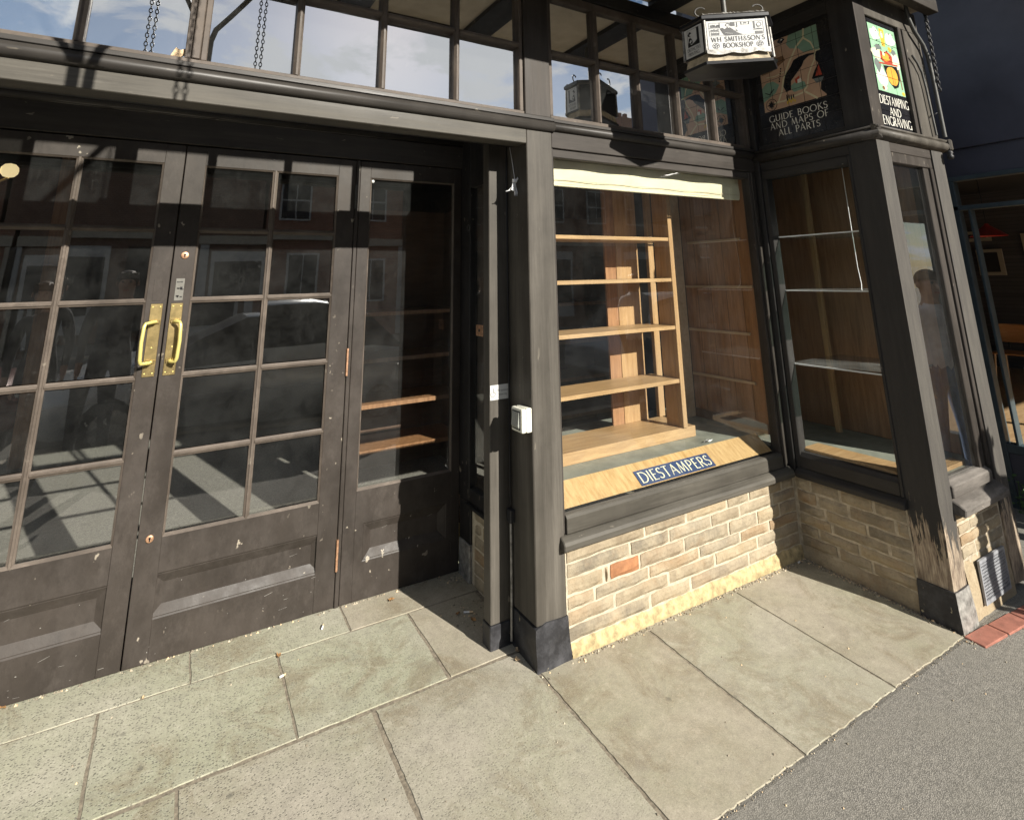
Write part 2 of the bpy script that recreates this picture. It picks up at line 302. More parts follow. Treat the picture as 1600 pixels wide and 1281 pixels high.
# ------------------------------------------------------------------ object helpers
WLOC = {}
def wloc(p): return WLOC.get(p.name, Vector((0, 0, 0))) if p else Vector((0, 0, 0))
def tag(o, label=None, cat=None, group=None, kind=None):
    if label: o['label'] = label
    if cat: o['category'] = cat
    if group: o['group'] = group
    if kind: o['kind'] = kind
    return o
def thing(name, loc, label, cat, group=None):
    o = bpy.data.objects.new(name, None); COL.objects.link(o); o.location = loc; o.empty_display_size = .1
    WLOC[o.name] = Vector(loc); return tag(o, label, cat, group)
class MB:
    def __init__(s): s.v = []; s.f = []; s.mi = []; s.sm = []
    def add(s, vs, fs, m=0, smooth=False):
        b = len(s.v); s.v += [tuple(v) for v in vs]; s.f += [tuple(b+i for i in f) for f in fs]; s.mi += [m]*len(fs); s.sm += [smooth]*len(fs); return s
    def box(s, x0, x1, y0, y1, z0, z1, m=0):
        x0, x1 = sorted((x0, x1)); y0, y1 = sorted((y0, y1)); z0, z1 = sorted((z0, z1))
        return s.add([(x0, y0, z0), (x1, y0, z0), (x1, y1, z0), (x0, y1, z0), (x0, y0, z1), (x1, y0, z1), (x1, y1, z1), (x0, y1, z1)],
                     [(0, 3, 2, 1), (4, 5, 6, 7), (0, 1, 5, 4), (1, 2, 6, 5), (2, 3, 7, 6), (3, 0, 4, 7)], m)
    def prism(s, prof, axis, a, b, m=0, smooth=False):
        # prof: closed list of 2D points in the other two axes (in xyz order), extruded along axis a..b
        def P(p, t): return (t, p[0], p[1]) if axis == 0 else ((p[0], t, p[1]) if axis == 1 else (p[0], p[1], t))
        n = len(prof); vs = [P(p, a) for p in prof]+[P(p, b) for p in prof]
        area = sum(prof[i][0]*prof[(i+1) % n][1]-prof[(i+1) % n][0]*prof[i][1] for i in range(n))
        fl = (area > 0) ^ (b < a) ^ (axis == 1)
        fs = [(i, (i+1) % n, n+(i+1) % n, n+i) for i in range(n)]+[tuple(range(n-1, -1, -1)), tuple(range(n, 2*n))]
        if not fl: fs = [f[::-1] for f in fs]
        s.add(vs, fs[:n], m, smooth); k = len(s.v)-2*n
        s.f += [tuple(k+i for i in f) for f in fs[n:]]; s.mi += [m]*2; s.sm += [False]*2; return s
    def tube(s, pts, r, n=8, m=0, closed=False, smooth=True):
        pts = [Vector(p) for p in pts]; rs = r if isinstance(r, (list, tuple)) else [r]*len(pts); vs = []; N = len(pts); prev = None
        for i, p in enumerate(pts):
            a = pts[(i-1) % N] if closed or i > 0 else p; b = pts[(i+1) % N] if closed or i < N-1 else p
            d = (b-a).normalized(); u = prev-d*prev.dot(d) if prev is not None else d.orthogonal()
            if u.length < 1e-5: u = d.orthogonal()
            u.normalize(); prev = u; w = d.cross(u)
            for k in range(n): t = 2*math.pi*k/n; vs.append(p+(u*math.cos(t)+w*math.sin(t))*rs[i])
        fs = []
        for i in range(N if closed else N-1):
            for k in range(n): j = (i+1) % N; fs.append((i*n+k, i*n+(k+1) % n, j*n+(k+1) % n, j*n+k))
        s.add(vs, fs, m, smooth)
        if not closed: s.add(vs[:n], [tuple(range(n-1, -1, -1))], m); s.add(vs[-n:], [tuple(range(n))], m)
        return s
    def lathe(s, c, prof, n=20, m=0, axis=2):
        vs = []
        for (r, h) in prof:
            for k in range(n):
                t = 2*math.pi*k/n; q = [r*math.cos(t), r*math.sin(t)]
                v = [c[0]+q[0], c[1]+q[1], c[2]+h] if axis == 2 else ([c[0]+q[0], c[1]+h, c[2]+q[1]] if axis == 1 else [c[0]+h, c[1]+q[0], c[2]+q[1]])
                vs.append(v)
        fs = [(i*n+k, i*n+(k+1) % n, (i+1)*n+(k+1) % n, (i+1)*n+k) for i in range(len(prof)-1) for k in range(n)]
        if axis == 1: fs = [f[::-1] for f in fs]
        return s.add(vs, fs, m, True)
def obj(name, mb, mats, parent=None, bevel=0, loc=None, seg=1):
    if not isinstance(mats, (list, tuple)): mats = [mats]
    o0 = wloc(parent); org = Vector(loc) if loc is not None else (o0 if parent else Vector((0, 0, 0)))
    me = bpy.data.meshes.new(name); me.from_pydata([tuple(Vector(v)-org) for v in mb.v], [], mb.f)
    for m in mats: me.materials.append(MATS[m] if isinstance(m, str) else m)
    me.polygons.foreach_set('material_index', mb.mi); me.polygons.foreach_set('use_smooth', mb.sm); me.update()
    o = bpy.data.objects.new(name, me); COL.objects.link(o)
    if parent: o.parent = parent
    o.location = org-o0; WLOC[o.name] = org
    if bevel:
        b = o.modifiers.new('bevel', 'BEVEL'); b.width = bevel; b.segments = seg; b.limit_method = 'ANGLE'; b.angle_limit = R(40)
    return o
def bx(name, x0, x1, y0, y1, z0, z1, mat, parent=None, bevel=.003): return obj(name, MB().box(x0, x1, y0, y1, z0, z1), mat, parent, bevel)
def GZ(x, y): return -0.0116*x+0.0304*y
def roll(y0, z0, r, out=-1, n=8):      # half round profile in (y,z): a bead on a face at y0
    p = [(y0, z0)]
    for i in range(n+1): a = -math.pi/2+math.pi*i/n; p.append((y0+out*math.cos(a)*r, z0+r+math.sin(a)*r))
    return p

# ------------------------------------------------------------------ ground
g = MB(); N = 24
def tz(x, y): return GZ(x, y) if y > -6 and abs(x) < 8 else GZ(max(-8, min(8, x)), max(-6, y))
xs = [-60, -20, -8, -4, -2, 0, .19, 1.0, 1.8, 3, 5, 8, 20, 60]; ys = [-60, -30, -12, -6, -3, -1.5, -.815, -.79, 0, 1, 4, 30]
vs = [(x, y, tz(x, y)+(.0012 if y < -.8 else -.0035)) for y in ys for x in xs]
fs = [(j*len(xs)+i, j*len(xs)+i+1, (j+1)*len(xs)+i+1, (j+1)*len(xs)+i) for j in range(len(ys)-1) for i in range(len(xs)-1)]
g.add(vs, fs); tag(obj('tarmac_ground', g, 'tarmac'), kind='structure')
bed = MB(); bed.add([(-4, -.80, GZ(-4, -.8)-.001), (1.79, -.80, GZ(1.79, -.8)-.001), (1.82, .0, GZ(1.82, 0)-.001), (1.82, .9, GZ(1.8, .9)-.001), (-4, .9, GZ(-4, .9)-.001)], [(0, 1, 2, 3, 4)])
pav = obj('pavement', bed, 'joint'); tag(pav, kind='structure')
def slab(pts, mat, t=.0022, jag=0):
    # pts: quad on the ground, sheet with thin bevelled rim; edges slightly uneven
    q = []
    n = len(pts)
    for i in range(n):
        a, b = Vector(pts[i]), Vector(pts[(i+1) % n]); k = max(2, int((b-a).length/(.022 if jag else .05)))
        for j in range(k):
            p = a.lerp(b, j/k); nn = (b-a).normalized(); off = Vector((nn.y, -nn.x))*random.uniform(-1, .4)*(.0028+jag*(1 if abs((a.y+b.y)/2+.8) < .03 else 0))
            q.append(p if j == 0 else p+off)
    m = len(q); c = sum(q, Vector((0, 0)))/m
    top = [(p.x, p.y, GZ(p.x, p.y)+t) for p in q]; rim = [(p.x+(p-c).normalized().x*.002, p.y+(p-c).normalized().y*.002, GZ(p.x, p.y)-.0008) for p in q]
    mb = MB().add(top+rim, [tuple(range(m))]+[(m+i, m+(i+1) % m, (i+1) % m, i) for i in range(m)])
    return obj('paving_slab', mb, mat, pav)
G_ = .004
fy0, fy1 = -.795, .150
def q4(x0, x1, y0, y1, dx0=0, dx1=0): return [(x0+dx0, y0), (x1+dx1, y0), (x1, y1), (x0, y1)]
slab([(1.187, -.797), (1.785, -.797), (1.81, -.01), (1.189, -.01)], 'slab_dirty', jag=.002)
slab([(.585, -.802), (1.178, -.80), (1.181, -.01), (.589, -.01)], 'slab', jag=.0025)
slab([(.008, -.80), (.572, -.80), (.577, -.012), (.165, -.012), (.01, .0)], 'slab_dirty', jag=.003)
slab(q4(-.628, -.004, fy0, .140), 'slab', jag=.0035); slab(q4(-1.26, -.646, fy0, .140), 'slab')
slab(q4(-1.90, -1.272, fy0, .140), 'slab_grn'); slab(q4(-2.6, -1.912, fy0, .140), 'slab')
slab(q4(-.322, .03, .160, .648, .008), 'slab_dirty'); slab(q4(-.898, -.282-.05, .160, .648), 'slab_grn'); slab(q4(-1.513, -.908, .160, .648), 'slab_grn')
slab(q4(-2.13, -1.525, .160, .648), 'slab_grn'); slab(q4(-2.6, -2.14, .160, .648), 'slab_grn')
slab(q4(-.588, .05, .658, .872), 'slab_dirty'); slab(q4(-1.22, -.598, .658, .872), 'slab_grn'); slab(q4(-1.85, -1.228, .658, .872), 'slab_grn'); slab(q4(-2.6, -1.858, .658, .872), 'slab_grn')
# red pavers beside the bay corner and by the next shop
strip = MB(); strip.add([(1.77, -.79, -.0475), (1.77, -.90, -.0495), (3.9, -1.07, -.0742), (3.9, -.95, -.0722)], [(0, 1, 2, 3)])
pst = obj('paver_strip', strip, 'joint'); tag(pst, kind='structure')
def paver(cx, cy, a, l=.19, w=.085, h=.008):
    ca, sa = math.cos(a), math.sin(a); pt = lambda u, v, z: (cx+u*ca-v*sa, cy+u*sa+v*ca, GZ(cx, cy)+z)
    vs = [pt(-l/2, -w/2, -.003), pt(l/2, -w/2, -.003), pt(l/2, w/2, -.003), pt(-l/2, w/2, -.003), pt(-l/2, -w/2, h), pt(l/2, -w/2, h), pt(l/2, w/2, h), pt(-l/2, w/2, h)]
    obj('brick', MB().add(vs, [(4, 5, 6, 7), (0, 1, 5, 4), (1, 2, 6, 5), (2, 3, 7, 6), (3, 0, 4, 7)]), 'brick_red', pst, .0025)
for i in range(9): paver(1.875+i*.203, -.848-i*.0165, R(-4.6))
st2 = MB().add([(2.7, .20, GZ(2.7, .2)+.001), (3.74, .02, GZ(3.7, 0)+.001), (3.74, .13, GZ(3.7, .1)+.001), (2.7, .31, GZ(2.7, .3)+.001)], [(0, 1, 2, 3)])
for o in (1,):
    for i in range(5): paver(2.8+i*.2, .235-i*.035, R(-10))

# ------------------------------------------------------------------ the shop building
shop = thing('shop_building', (0, 0, 0), 'black timber shopfront with recessed glazed doors, display window and square bay on stone walls', 'shop')
YD = .8659; XB = 1.8183; YB = -.7758; ZC = 3.24
P = shop
# beam over the recess and the bead above it
bx('beam', -4, .0, 0, .10, 2.240, 2.314, 'paint_beam', P)
bx('beam', -4, .0, .10, .16, 2.250, 2.330, 'paint_dark', P)
obj('moulding', MB().prism(roll(.004, 2.314, .029), 0, -4, .168, 0, True).box(-4, .168, -.012, .06, 2.3722, 2.392), 'roll', P, .002)
obj('moulding', MB().prism(roll(.006, 2.322, .024), 0, .168, 1.79, 0, True).box(.168, 1.80, -.008, .06, 2.3702, 2.388), 'roll', P, .002)
bx('sill_rail', -4, -.004, .006, .07, 2.3922, 2.412, 'muntin', P, .003)
bx('sill_rail', .158, 1.79, .008, .07, 2.3882, 2.412, 'muntin', P, .003)
# pillar
bx('pillar', .0, .155, 0, .205, .155, 2.314, 'paint_pillar', P, .004)
bx('pillar', -.004, .155, .0, .12, 2.393, ZC, 'paint_v', P, .004)
b = MB(); ring = [(-.008, -.012), (.05, -.018), (.12, -.014), (.172, -.012), (.176, .21), (-.004, .21)]
for k in range(5):
    z = GZ(0, 0)-.01+k*.042
    b.v += [(x*(1+random.uniform(-.03, .03))+random.uniform(-.002, .002)-(.003*k if x > .1 else 0), y+random.uniform(-.003, .003)+.002*k, z if k < 4 else z+random.uniform(-.012, .012)) for x, y in ring]
for k in range(4):
    for i in range(6): b.f.append((k*6+i, k*6+(i+1) % 6, (k+1)*6+(i+1) % 6, (k+1)*6+i)); b.mi.append(0); b.sm.append(False)
b.f.append(tuple(24+i for i in range(6))); b.mi.append(0); b.sm.append(False)
obj('pillar_base', b, 'tar', P)
# transom glazing over the recess and over the display window
def transom(x0, x1, bars, yg=.045, zt=3.10, ext=0):
    w = obj('transom_window', MB().box(x0, x1, .02, .07, zt, 3.15).box(x0, x0+.022, .012, .07, 2.4122, zt-.0002).box(x1-.022, x1, .012, .07, 2.4122, zt-.0002), 'muntin', P, .003)
    ed = [x0+.022]+bars+[x1-.022]
    for i, bxx in enumerate(bars):
        hw = .0145
        obj('glazing_bar', MB().prism([(bxx-hw, .016), (bxx-.004, .004), (bxx+.004, .004), (bxx+hw, .016), (bxx+hw, .06), (bxx-hw, .06)], 2, 2.4124, zt-.0004), 'muntin', w)
    for a, b_ in zip(ed[:-1], ed[1:]):
        l = a+(.0147 if a in bars else .0002); r = b_-(.0147 if b_ in bars else .0002)
        obj('glazing_bar', MB().prism([(.016, 2.764), (.006, 2.772), (.006, 2.781), (.016, 2.789), (.06, 2.789), (.06, 2.764)], 0, l, r), 'muntin', w)
        for z0, z1 in ((2.4126, 2.7638), (2.7892, zt-.0004)):
            dy = random.uniform(-.0015, .0015); dz = random.uniform(-.0015, .0015)
            yy = yg; mbp = MB().add([(l, yy+dy, z0), (r, yy-dy, z0), (r, yy-dy+dz, z1), (l, yy+dy+dz, z1)], [(0, 1, 2, 3)])
            obj('pane', mbp, 'glass_top', w)
    return w
tw = transom(-1.452, -.006, [-1.106, -.746, -.383])
transom(-4, -1.482, [-1.824, -2.19, -2.55, -2.91])
bx('mullion', -1.481, -1.453, .0, .07, 2.4122, 3.15, 'muntin', P)
transom(.158, 1.80, [.497, .808, 1.138, 1.467])
bx('head_rail', -4, 1.80, .004, .08, 3.1502, ZC-.002, 'paint_dark', P)
# display window frame
XL, XR, ZB, ZT = .169, 1.733, .543, 2.186
bx('window_rail', .1552, 1.80, .004, .07, 2.2332, 2.3215, 'paint_x', P)
win = obj('display_window', MB().box(.1552, XR+.001, .016, .07, ZT, 2.2328), 'paint_x', P, .004)
obj('frame', MB().box(.1552, XL, .010, .07, .4602, 2.2326), 'paint_v', win, .003)
obj('frame', MB().box(XR, 1.8, .010, .07, .4602, 2.2326).box(XR+.018, XR+.03, .001, .011, .4602, 2.2326), 'paint_v', win, .003)
obj('frame', MB().prism([(-.004, .462), (-.004, .522), (.004, .532), (.012, .535), (.039, .535), (.039, .462)], 0, XL+.0002, XR-.0002), 'paint_beam', win, .002)
obj('glass', MB().add([(XL, .040, .532), (XR, .040, .532), (XR, .040, ZT), (XL, .040, ZT)], [(0, 1, 2, 3)]), 'glass', win)
obj('window_sill', MB().prism([(-.034, .408), (-.036, .432), (-.030, .444), (-.004, .4598), (.05, .4598), (.05, .403)], 0, .132, 1.787), 'paint_beam', P, .004)
# return face of the bay (looks left)
def boxr(mb, d0, d1, ya, yb, z0, z1): return mb.box(XB+d0, XB+d1, ya, yb, z0, z1)
QA, QB = -.063, -.603; RB, RT = .545, 2.176
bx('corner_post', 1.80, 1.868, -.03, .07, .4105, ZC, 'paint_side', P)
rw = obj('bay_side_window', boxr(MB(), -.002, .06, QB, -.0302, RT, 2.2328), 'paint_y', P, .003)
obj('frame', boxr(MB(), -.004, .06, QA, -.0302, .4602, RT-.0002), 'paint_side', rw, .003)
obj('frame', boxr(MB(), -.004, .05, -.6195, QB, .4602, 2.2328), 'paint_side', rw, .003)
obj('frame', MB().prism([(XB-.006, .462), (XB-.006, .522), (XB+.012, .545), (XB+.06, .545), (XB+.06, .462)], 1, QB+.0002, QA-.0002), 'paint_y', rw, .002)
obj('glass', MB().add([(XB+.022, QA, RB), (XB+.022, QA, RT), (XB+.022, QB, RT), (XB+.022, QB, RB)], [(0, 1, 2, 3)][::1]), 'glass_side', rw)
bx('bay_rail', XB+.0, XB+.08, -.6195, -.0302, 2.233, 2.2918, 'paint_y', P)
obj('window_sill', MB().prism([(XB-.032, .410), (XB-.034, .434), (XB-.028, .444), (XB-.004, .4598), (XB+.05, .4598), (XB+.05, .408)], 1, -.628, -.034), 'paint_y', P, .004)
# corner post of the bay, scarred at the foot
pc = MB()
for k, z in enumerate([.10, .22, .34, .48, .7, 1.1, 1.6, 2.2918]):
    j = .006 if k < 4 else 0.0012
    x0, x1, y0, y1 = XB, 1.955, YB, -.6197
    pc.v += [(x0+random.uniform(0, j), y0+random.uniform(0, j), z), (x0+.02+random.uniform(0, j), y0+random.uniform(0, j*.5), z), (x1-random.uniform(0, j), y0+random.uniform(0, j), z), (x1, y1, z), (x0+random.uniform(0, j), y1, z)]
for k in range(7):
    for i in range(5): pc.f.append((k*5+i, k*5+(i+1) % 5, (k+1)*5+(i+1) % 5, (k+1)*5+i)); pc.mi.append(1 if (k < 3 and i in (0, 1)) or (k == 0 and i == 4) else 0); pc.sm.append(False)
pc.f.append((35, 36, 37, 38, 39)); pc.mi.append(0); pc.sm.append(False)
for i_, f_ in enumerate(pc.f):
    if i_ < 35 and i_ % 5 == 4: pc.mi[i_] = 2  # left face takes the flaking paint darkened for shade
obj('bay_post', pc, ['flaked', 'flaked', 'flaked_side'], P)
pb = MB(); prev = None
for k, (z, g_) in enumerate([(-.07, .02), (.0, .018), (.05, .012), (.11, .004)]):
    pb.v += [(XB-g_-random.uniform(0, .006), YB-g_, z), (XB+.07, YB-g_-random.uniform(0, .008), z), (1.955+g_*.4, YB-g_*.7, z), (1.955+g_*.4, -.615, z), (XB-g_, -.615, z)]
for k in range(3):
    for i in range(5): pb.f.append((k*5+i, k*5+(i+1) % 5, (k+1)*5+(i+1) % 5, (k+1)*5+i)); pb.mi.append(1 if i in (0, 1) else 0); pb.sm.append(False)
pb.f.append((15, 16, 17, 18, 19)); pb.mi.append(0); pb.sm.append(False)
obj('post_foot', pb, ['tar', 'metal_old'], P)
# front face of the bay
F0, F1 = 1.975, 2.335
fwin = obj('bay_front_window', MB().box(1.9552, 2.44, YB+.004, YB+.07, 2.176, 2.235).box(1.9552, F0, YB+.010, YB+.06, .5452, 2.1758).box(F1, 2.40, YB+.012, YB+.06, .5452, 2.1758).box(2.408, 2.44, YB+.002, YB+.06, .5452, 2.1758), 'paint_v', P, .003)
obj('glass', MB().add([(F0, YB+.03, .545), (F1, YB+.03, .545), (F1, YB+.03, 2.176), (F0, YB+.03, 2.176)], [(0, 1, 2, 3)]), 'glass_side', fwin)
obj('frame', MB().prism([(YB-.012, .478), (YB-.012, .53), (YB+.02, .545), (YB+.07, .545), (YB+.07, .478)], 0, 1.950, 2.40), 'sill_worn', fwin, .004)
bx('bay_rail', 1.9552, 2.44, YB+.002, YB+.08, 2.2352, 2.2918, 'paint_x', P)
obj('window_sill', MB().prism([(YB-.05, .405), (YB-.054, .44), (YB-.03, .455), (YB+.02, .4775), (YB+.06, .4775), (YB+.06, .405)], 0, 1.945, 2.455), 'sill_worn', P, .005)
pr = MB()
for k, z in enumerate([-.02, .08, .2, .34, .55, 1.0, 1.6, 2.2918]):
    j = .005 if k < 4 else 0.0012
    pr.v += [(2.455+random.uniform(0, j), YB+random.uniform(0, j), z), (2.52, YB-random.uniform(0, j), z), (2.60-random.uniform(0, j), YB+random.uniform(0, j), z), (2.60, YB+.14, z), (2.455, YB+.14, z)]
for k in range(7):
    for i in range(5): pr.f.append((k*5+i, k*5+(i+1) % 5, (k+1)*5+(i+1) % 5, (k+1)*5+i)); pr.mi.append(1 if k < 3 and i < 3 else 0); pr.sm.append(False)
obj('bay_post', pr, ['flaked', 'flaked'], P)
bx('bay_side_wall', 2.54, 2.60, YB+.1405, 1.0, -.05, ZC, 'paint_dark', P)
# cornice round the bay
cp = lambda o: [(o, 2.292), (o-.010, 2.300)]+[(o-.012-math.cos(-math.pi/2+math.pi*i/8)*.026, 2.328+math.sin(-math.pi/2+math.pi*i/8)*.026) for i in range(9)]+[(o-.026, 2.356), (o-.03, 2.368), (o+.0, 2.3765)]
obj('cornice', MB().prism(cp(XB), 1, YB-.036, -.0, 0, True).box(XB, XB+.1, YB+.001, -.001, 2.2922, 2.3763), 'roll', P)
obj('cornice', MB().prism(cp(YB), 0, XB-.036, 2.625, 0, True).box(XB+.101, 2.62, YB, YB+.1, 2.2922, 2.3763), 'paint_pillar', P)
obj('cornice_cap', MB().box(2.625, 2.66, YB-.045, YB+.05, 2.30, 2.375), 'paint_pillar', P, .008)
# upper bay: posts, rails round the tile pictures
obj('upper_post', MB().box(XB+.0005, 1.935, YB, -.6195, 2.3767, ZC).box(XB, XB+.0004, YB+.001, -.6197, 2.3768, ZC-.001, 1), ['paint_v', 'paint_side'], P)  # thin sheet on the left face wears the shade-darkened paint
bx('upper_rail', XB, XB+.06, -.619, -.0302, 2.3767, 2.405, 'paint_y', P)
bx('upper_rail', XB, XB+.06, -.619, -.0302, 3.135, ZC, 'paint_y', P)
bx('upper_panel', XB+.02, XB+.06, -.619, -.0302, 2.4052, 3.1348, 'paint_dark', P, 0)
bx('upper_rail', 1.9352, 2.60, YB+.002, YB+.06, 3.085, ZC, 'paint_pillar', P)
bx('upper_stile', 2.312, 2.345, YB-.006, YB+.06, 2.3767, 3.0848, 'paint_v', P)
bx('upper_stile', 2.3455, 2.385, YB+.014, YB+.06, 2.3767, 3.0848, 'paint_v', P)
bx('upper_stile', 2.3855, 2.60, YB, YB+.06, 2.3767, 3.0848, 'paint_pillar', P)
bx('upper_panel', 1.9352, 2.3118, YB+.022, YB+.06, 2.3767, 3.0848, 'paint_dark', P, 0)
# overhang
bx('soffit_panel', -4, 2.62, -.84, .004, 3.262, 3.30, 'cream', P, 0)
for x in (-3.23, -2.38, -1.53, -.68, .17, 1.02, 1.90): bx('joist', x-.095, x+.095, -.84, .003, ZC-.03 if x > 1.5 else ZC-.012, 3.2618, 'paint_dark', P)
bx('fascia', -4, 2.62, -.905, -.8402, 3.205, 3.65, 'paint_x', P)
bx('upper_wall', -4, 2.62, -.83, -.6, 3.66, 6.4, 'cream', P, 0)
for x in (-3.4, -2.5, -1.6, -.7, .2, 1.1, 2.0, 2.53): bx('upper_timber', x-.08, x+.08, -.86, -.8302, 3.66, 6.4, 'paint_dark', P)
bx('roof_eaves', -4.2, 2.7, -1.15, 1.5, 6.4, 6.5, 'slate', P)

# ------------------------------------------------------------------ stone walls, stone by stone
def stone(parent, face, a0, a1, z0, z1, mat='stone', out=.006, nx=None):
    # face(u, d, z) gives a world point; d is depth out of the wall
    n = max(3, min(8, int((a1-a0)/.035))); mb = MB(); g_ = [[None]*(n+1) for _ in range(4)]
    dz = z1-z0; zr = [0, .3, .7, 1]; base = out+random.uniform(-.002, .003)
    for i in range(n+1):
        u = a0+(a1-a0)*i/n; wob = random.uniform(-.0032, .0032)
        for k in range(4):
            e = (i in (0, n)) or (k in (0, 3)); ed = -.004 if e else random.uniform(.0, .006)
            uu = u+(random.uniform(.0005, .004) if i == 0 else (-random.uniform(.0005, .004) if i == n else 0))
            g_[k][i] = (uu, base+ed, z0+dz*zr[k]+(wob if k in (0, 3) else 0))
    pts = [p for r in g_ for p in r]; vs = [face(*p) for p in pts]; N_ = n+1
    fs = [(k*N_+i, k*N_+i+1, (k+1)*N_+i+1, (k+1)*N_+i) for k in range(3) for i in range(n)]
    ringi = [i for i in range(N_)]+[k*N_+n for k in (1, 2, 3)]+[3*N_+i for i in range(n-1, -1, -1)]+[k*N_ for k in (2, 1)]
    b0 = len(vs); vs += [face(pts[i][0], -.012, pts[i][2]) for i in ringi]; m = len(ringi)
    fs += [(b0+i, b0+(i+1) % m, ringi[(i+1) % m], ringi[i]) for i in range(m)]
    mb.add(vs, fs, 0, False)
    return obj('brick', mb, mat, parent, loc=face((a0+a1)/2, 0, (z0+z1)/2))
G2 = .0068
def course(parent, face, xs_, z0, z1, special={}, out=.006):
    for i in range(len(xs_)-1):
        gg = G2 if random.random() > .15 else G2*.6
        stone(parent, face, xs_[i]+gg, xs_[i+1]-gg, z0+G2*.75, z1-G2*.75, special.get(i, 'stone'), out)
fA = lambda u, d, z: (u, .008-d, z)
sr = obj('stall_riser', MB().box(.16, 1.8225, .008, .06, -.03, .4025), 'mortar', P)
zA = [.046, .107, .166, .220, .286, .345, .402]
JA = [[.16, .642, .913, 1.361, 1.818], [.16, .427, .766, 1.1, 1.442, 1.818], [.16, .316, .641, .989, 1.307, 1.553, 1.818], [.16, .371, .401, .589, .886, 1.223, 1.458, 1.66, 1.818],
      [.16, .533, .79, 1.092, 1.322, 1.606, 1.818], [.16, .629, .915, 1.227, 1.408, 1.589, 1.70, 1.818]]
for i, js in enumerate(JA): course(sr, fA, js, zA[i], zA[i+1], {2: 'stone_orange'} if i == 3 else ({5: 'stone_orange'} if i == 9 else {}))
ft = MB(); nX = 30
def footing(u0, u1, face, z1, n=30, out=.02, name='footing', mat='mortar_y', zb=None, par=None):
    mb = MB(); rows = 4
    for k in range(rows):
        for i in range(n+1):
            u = u0+(u1-u0)*i/n; zg = (zb(u) if zb else -.03)
            z = zg+(z1-zg)*k/(rows-1)+(random.uniform(-.004, .003) if k == rows-1 else 0)
            mb.v.append(face(u, (out if k < 2 else (out*.7 if k == 2 else -.0))+random.uniform(-.005, .005), z))
    for k in range(rows-1):
        for i in range(n): mb.f.append((k*(n+1)+i, k*(n+1)+i+1, (k+1)*(n+1)+i+1, (k+1)*(n+1)+i)); mb.mi.append(0); mb.sm.append(True)
    return obj(name, mb, mat, par or sr)
footing(.17, 1.825, fA, .047, n=80, zb=lambda u: GZ(u, 0)-.005)
fR = lambda u, d, z: (XB+.006-d, -u, z)       # u runs towards the street
sr2 = obj('stall_riser', MB().box(XB+.006, XB+.08, -.6196, .0595, -.06, .4075), 'mortar_old', P)
zR = [.045, .104, .160, .215, .272, .338, .406]
JR = [[.002, .22, .40, .616], [.002, .12, .34, .616], [.002, .20, .50, .616], [.002, .17, .40, .616], [.002, .13, .31, .55, .616], [.002, .095, .27, .45, .616]]
for i, js in enumerate(JR): course(sr2, fR, js, zR[i], zR[i+1])
footing(.0, .62, fR, .046, 12, .012, mat='stone', zb=lambda u: GZ(XB, -u)-.01, par=sr2)
fF = lambda u, d, z: (u, YB+.012-d, z)
sr3 = obj('stall_riser', MB().box(1.9555, 2.4548, YB+.012, YB+.08, -.08, .4045), 'mortar_old', P)
zF = [.20, .255, .305, .352, .403]
JF = [[1.97, 2.12, 2.28, 2.445], [1.97, 2.2, 2.445], [1.97, 2.1, 2.25, 2.445], [1.97, 2.17, 2.445]]
for i, js in enumerate(JF): course(sr3, fF, js, zF[i], zF[i+1], {})
footing(1.97, 2.445, fF, .195, 12, .012, zb=lambda u: GZ(u, YB)-.02, par=sr3, mat='stone')
# air vent in the bay front
v = MB().box(2.07, 2.362, YB-.014, YB-.004, -.005, .012).box(2.07, 2.362, YB-.014, YB-.004, .168, .182).box(2.07, 2.082, YB-.014, YB-.004, .0122, .1678).box(2.35, 2.362, YB-.014, YB-.004, .0122, .1678)
vent = obj('air_vent', v, 'steel', P)
for i in range(11): obj('slat', MB().box(2.0822, 2.3498, YB-.012, YB-.006, .020+i*.0135, .0265+i*.0135), 'steel', vent)
vb = MB()
for i in range(17): vb.box(2.094+i*.015, 2.0985+i*.015, YB-.0125, YB-.0055, .0124, .1676)
obj('grille_bars', vb, 'steel', vent); obj('vent_back', MB().box(2.075, 2.357, YB-.003, YB-.0015, .0, .178), 'dark', vent)

# ------------------------------------------------------------------ recess: post, side light, header
bx('recess_post', -.107, -.0005, .210, .275, .10, 2.33, 'paint_pillar', P)
bx('post_block', -.112, -.0005, .204, .28, GZ(0, .2)-.004, .0998, 'tar', P)
XS = .04
sw = obj('side_light', MB().box(XS, XS+.05, .74, YD+.02, .40, 2.5).box(XS, XS+.05, .2755, .33, .40, 2.5).box(XS, XS+.05, .3302, .7398, .4, .47).box(XS, XS+.05, .3302, .7398, 2.12, 2.5), 'paint_dark', P, .003)
obj('glass', MB().add([(XS+.02, .33, .47), (XS+.02, .33, 2.12), (XS+.02, .74, 2.12), (XS+.02, .74, .47)], [(0, 1, 2, 3)]), 'glass', sw)
obj('sill', MB().box(XS-.02, XS+.05, .30, .76, .385, .3998), 'paint_dark', sw, .003)
obj('lock_plate', MB().box(XS-.004, XS-.0005, .565, .65, 1.265, 1.325).lathe((XS-.0045, .607, 1.295), [(.009, 0), (.009, -.003), (.0, -.003)], 12, 1, 0), ['copper', 'black'], sw, .002)
obj('ring_pull', MB().tube([(XS-.012, .735+.018*math.cos(a*.524), 1.877+.018*math.sin(a*.524)) for a in range(12)], .003, 6, closed=True).tube([(XS, .735, 1.895), (XS-.012, .735, 1.895)], .003, 6), 'iron_grey', sw)
fS = lambda u, d, z: (XS+.012-d, -u, z)
sr4 = obj('stall_riser', MB().box(XS+.012, XS+.05, .2755, .72, -.01, .3848), 'mortar', P)
zS = [.02+i*.0608 for i in range(7)]
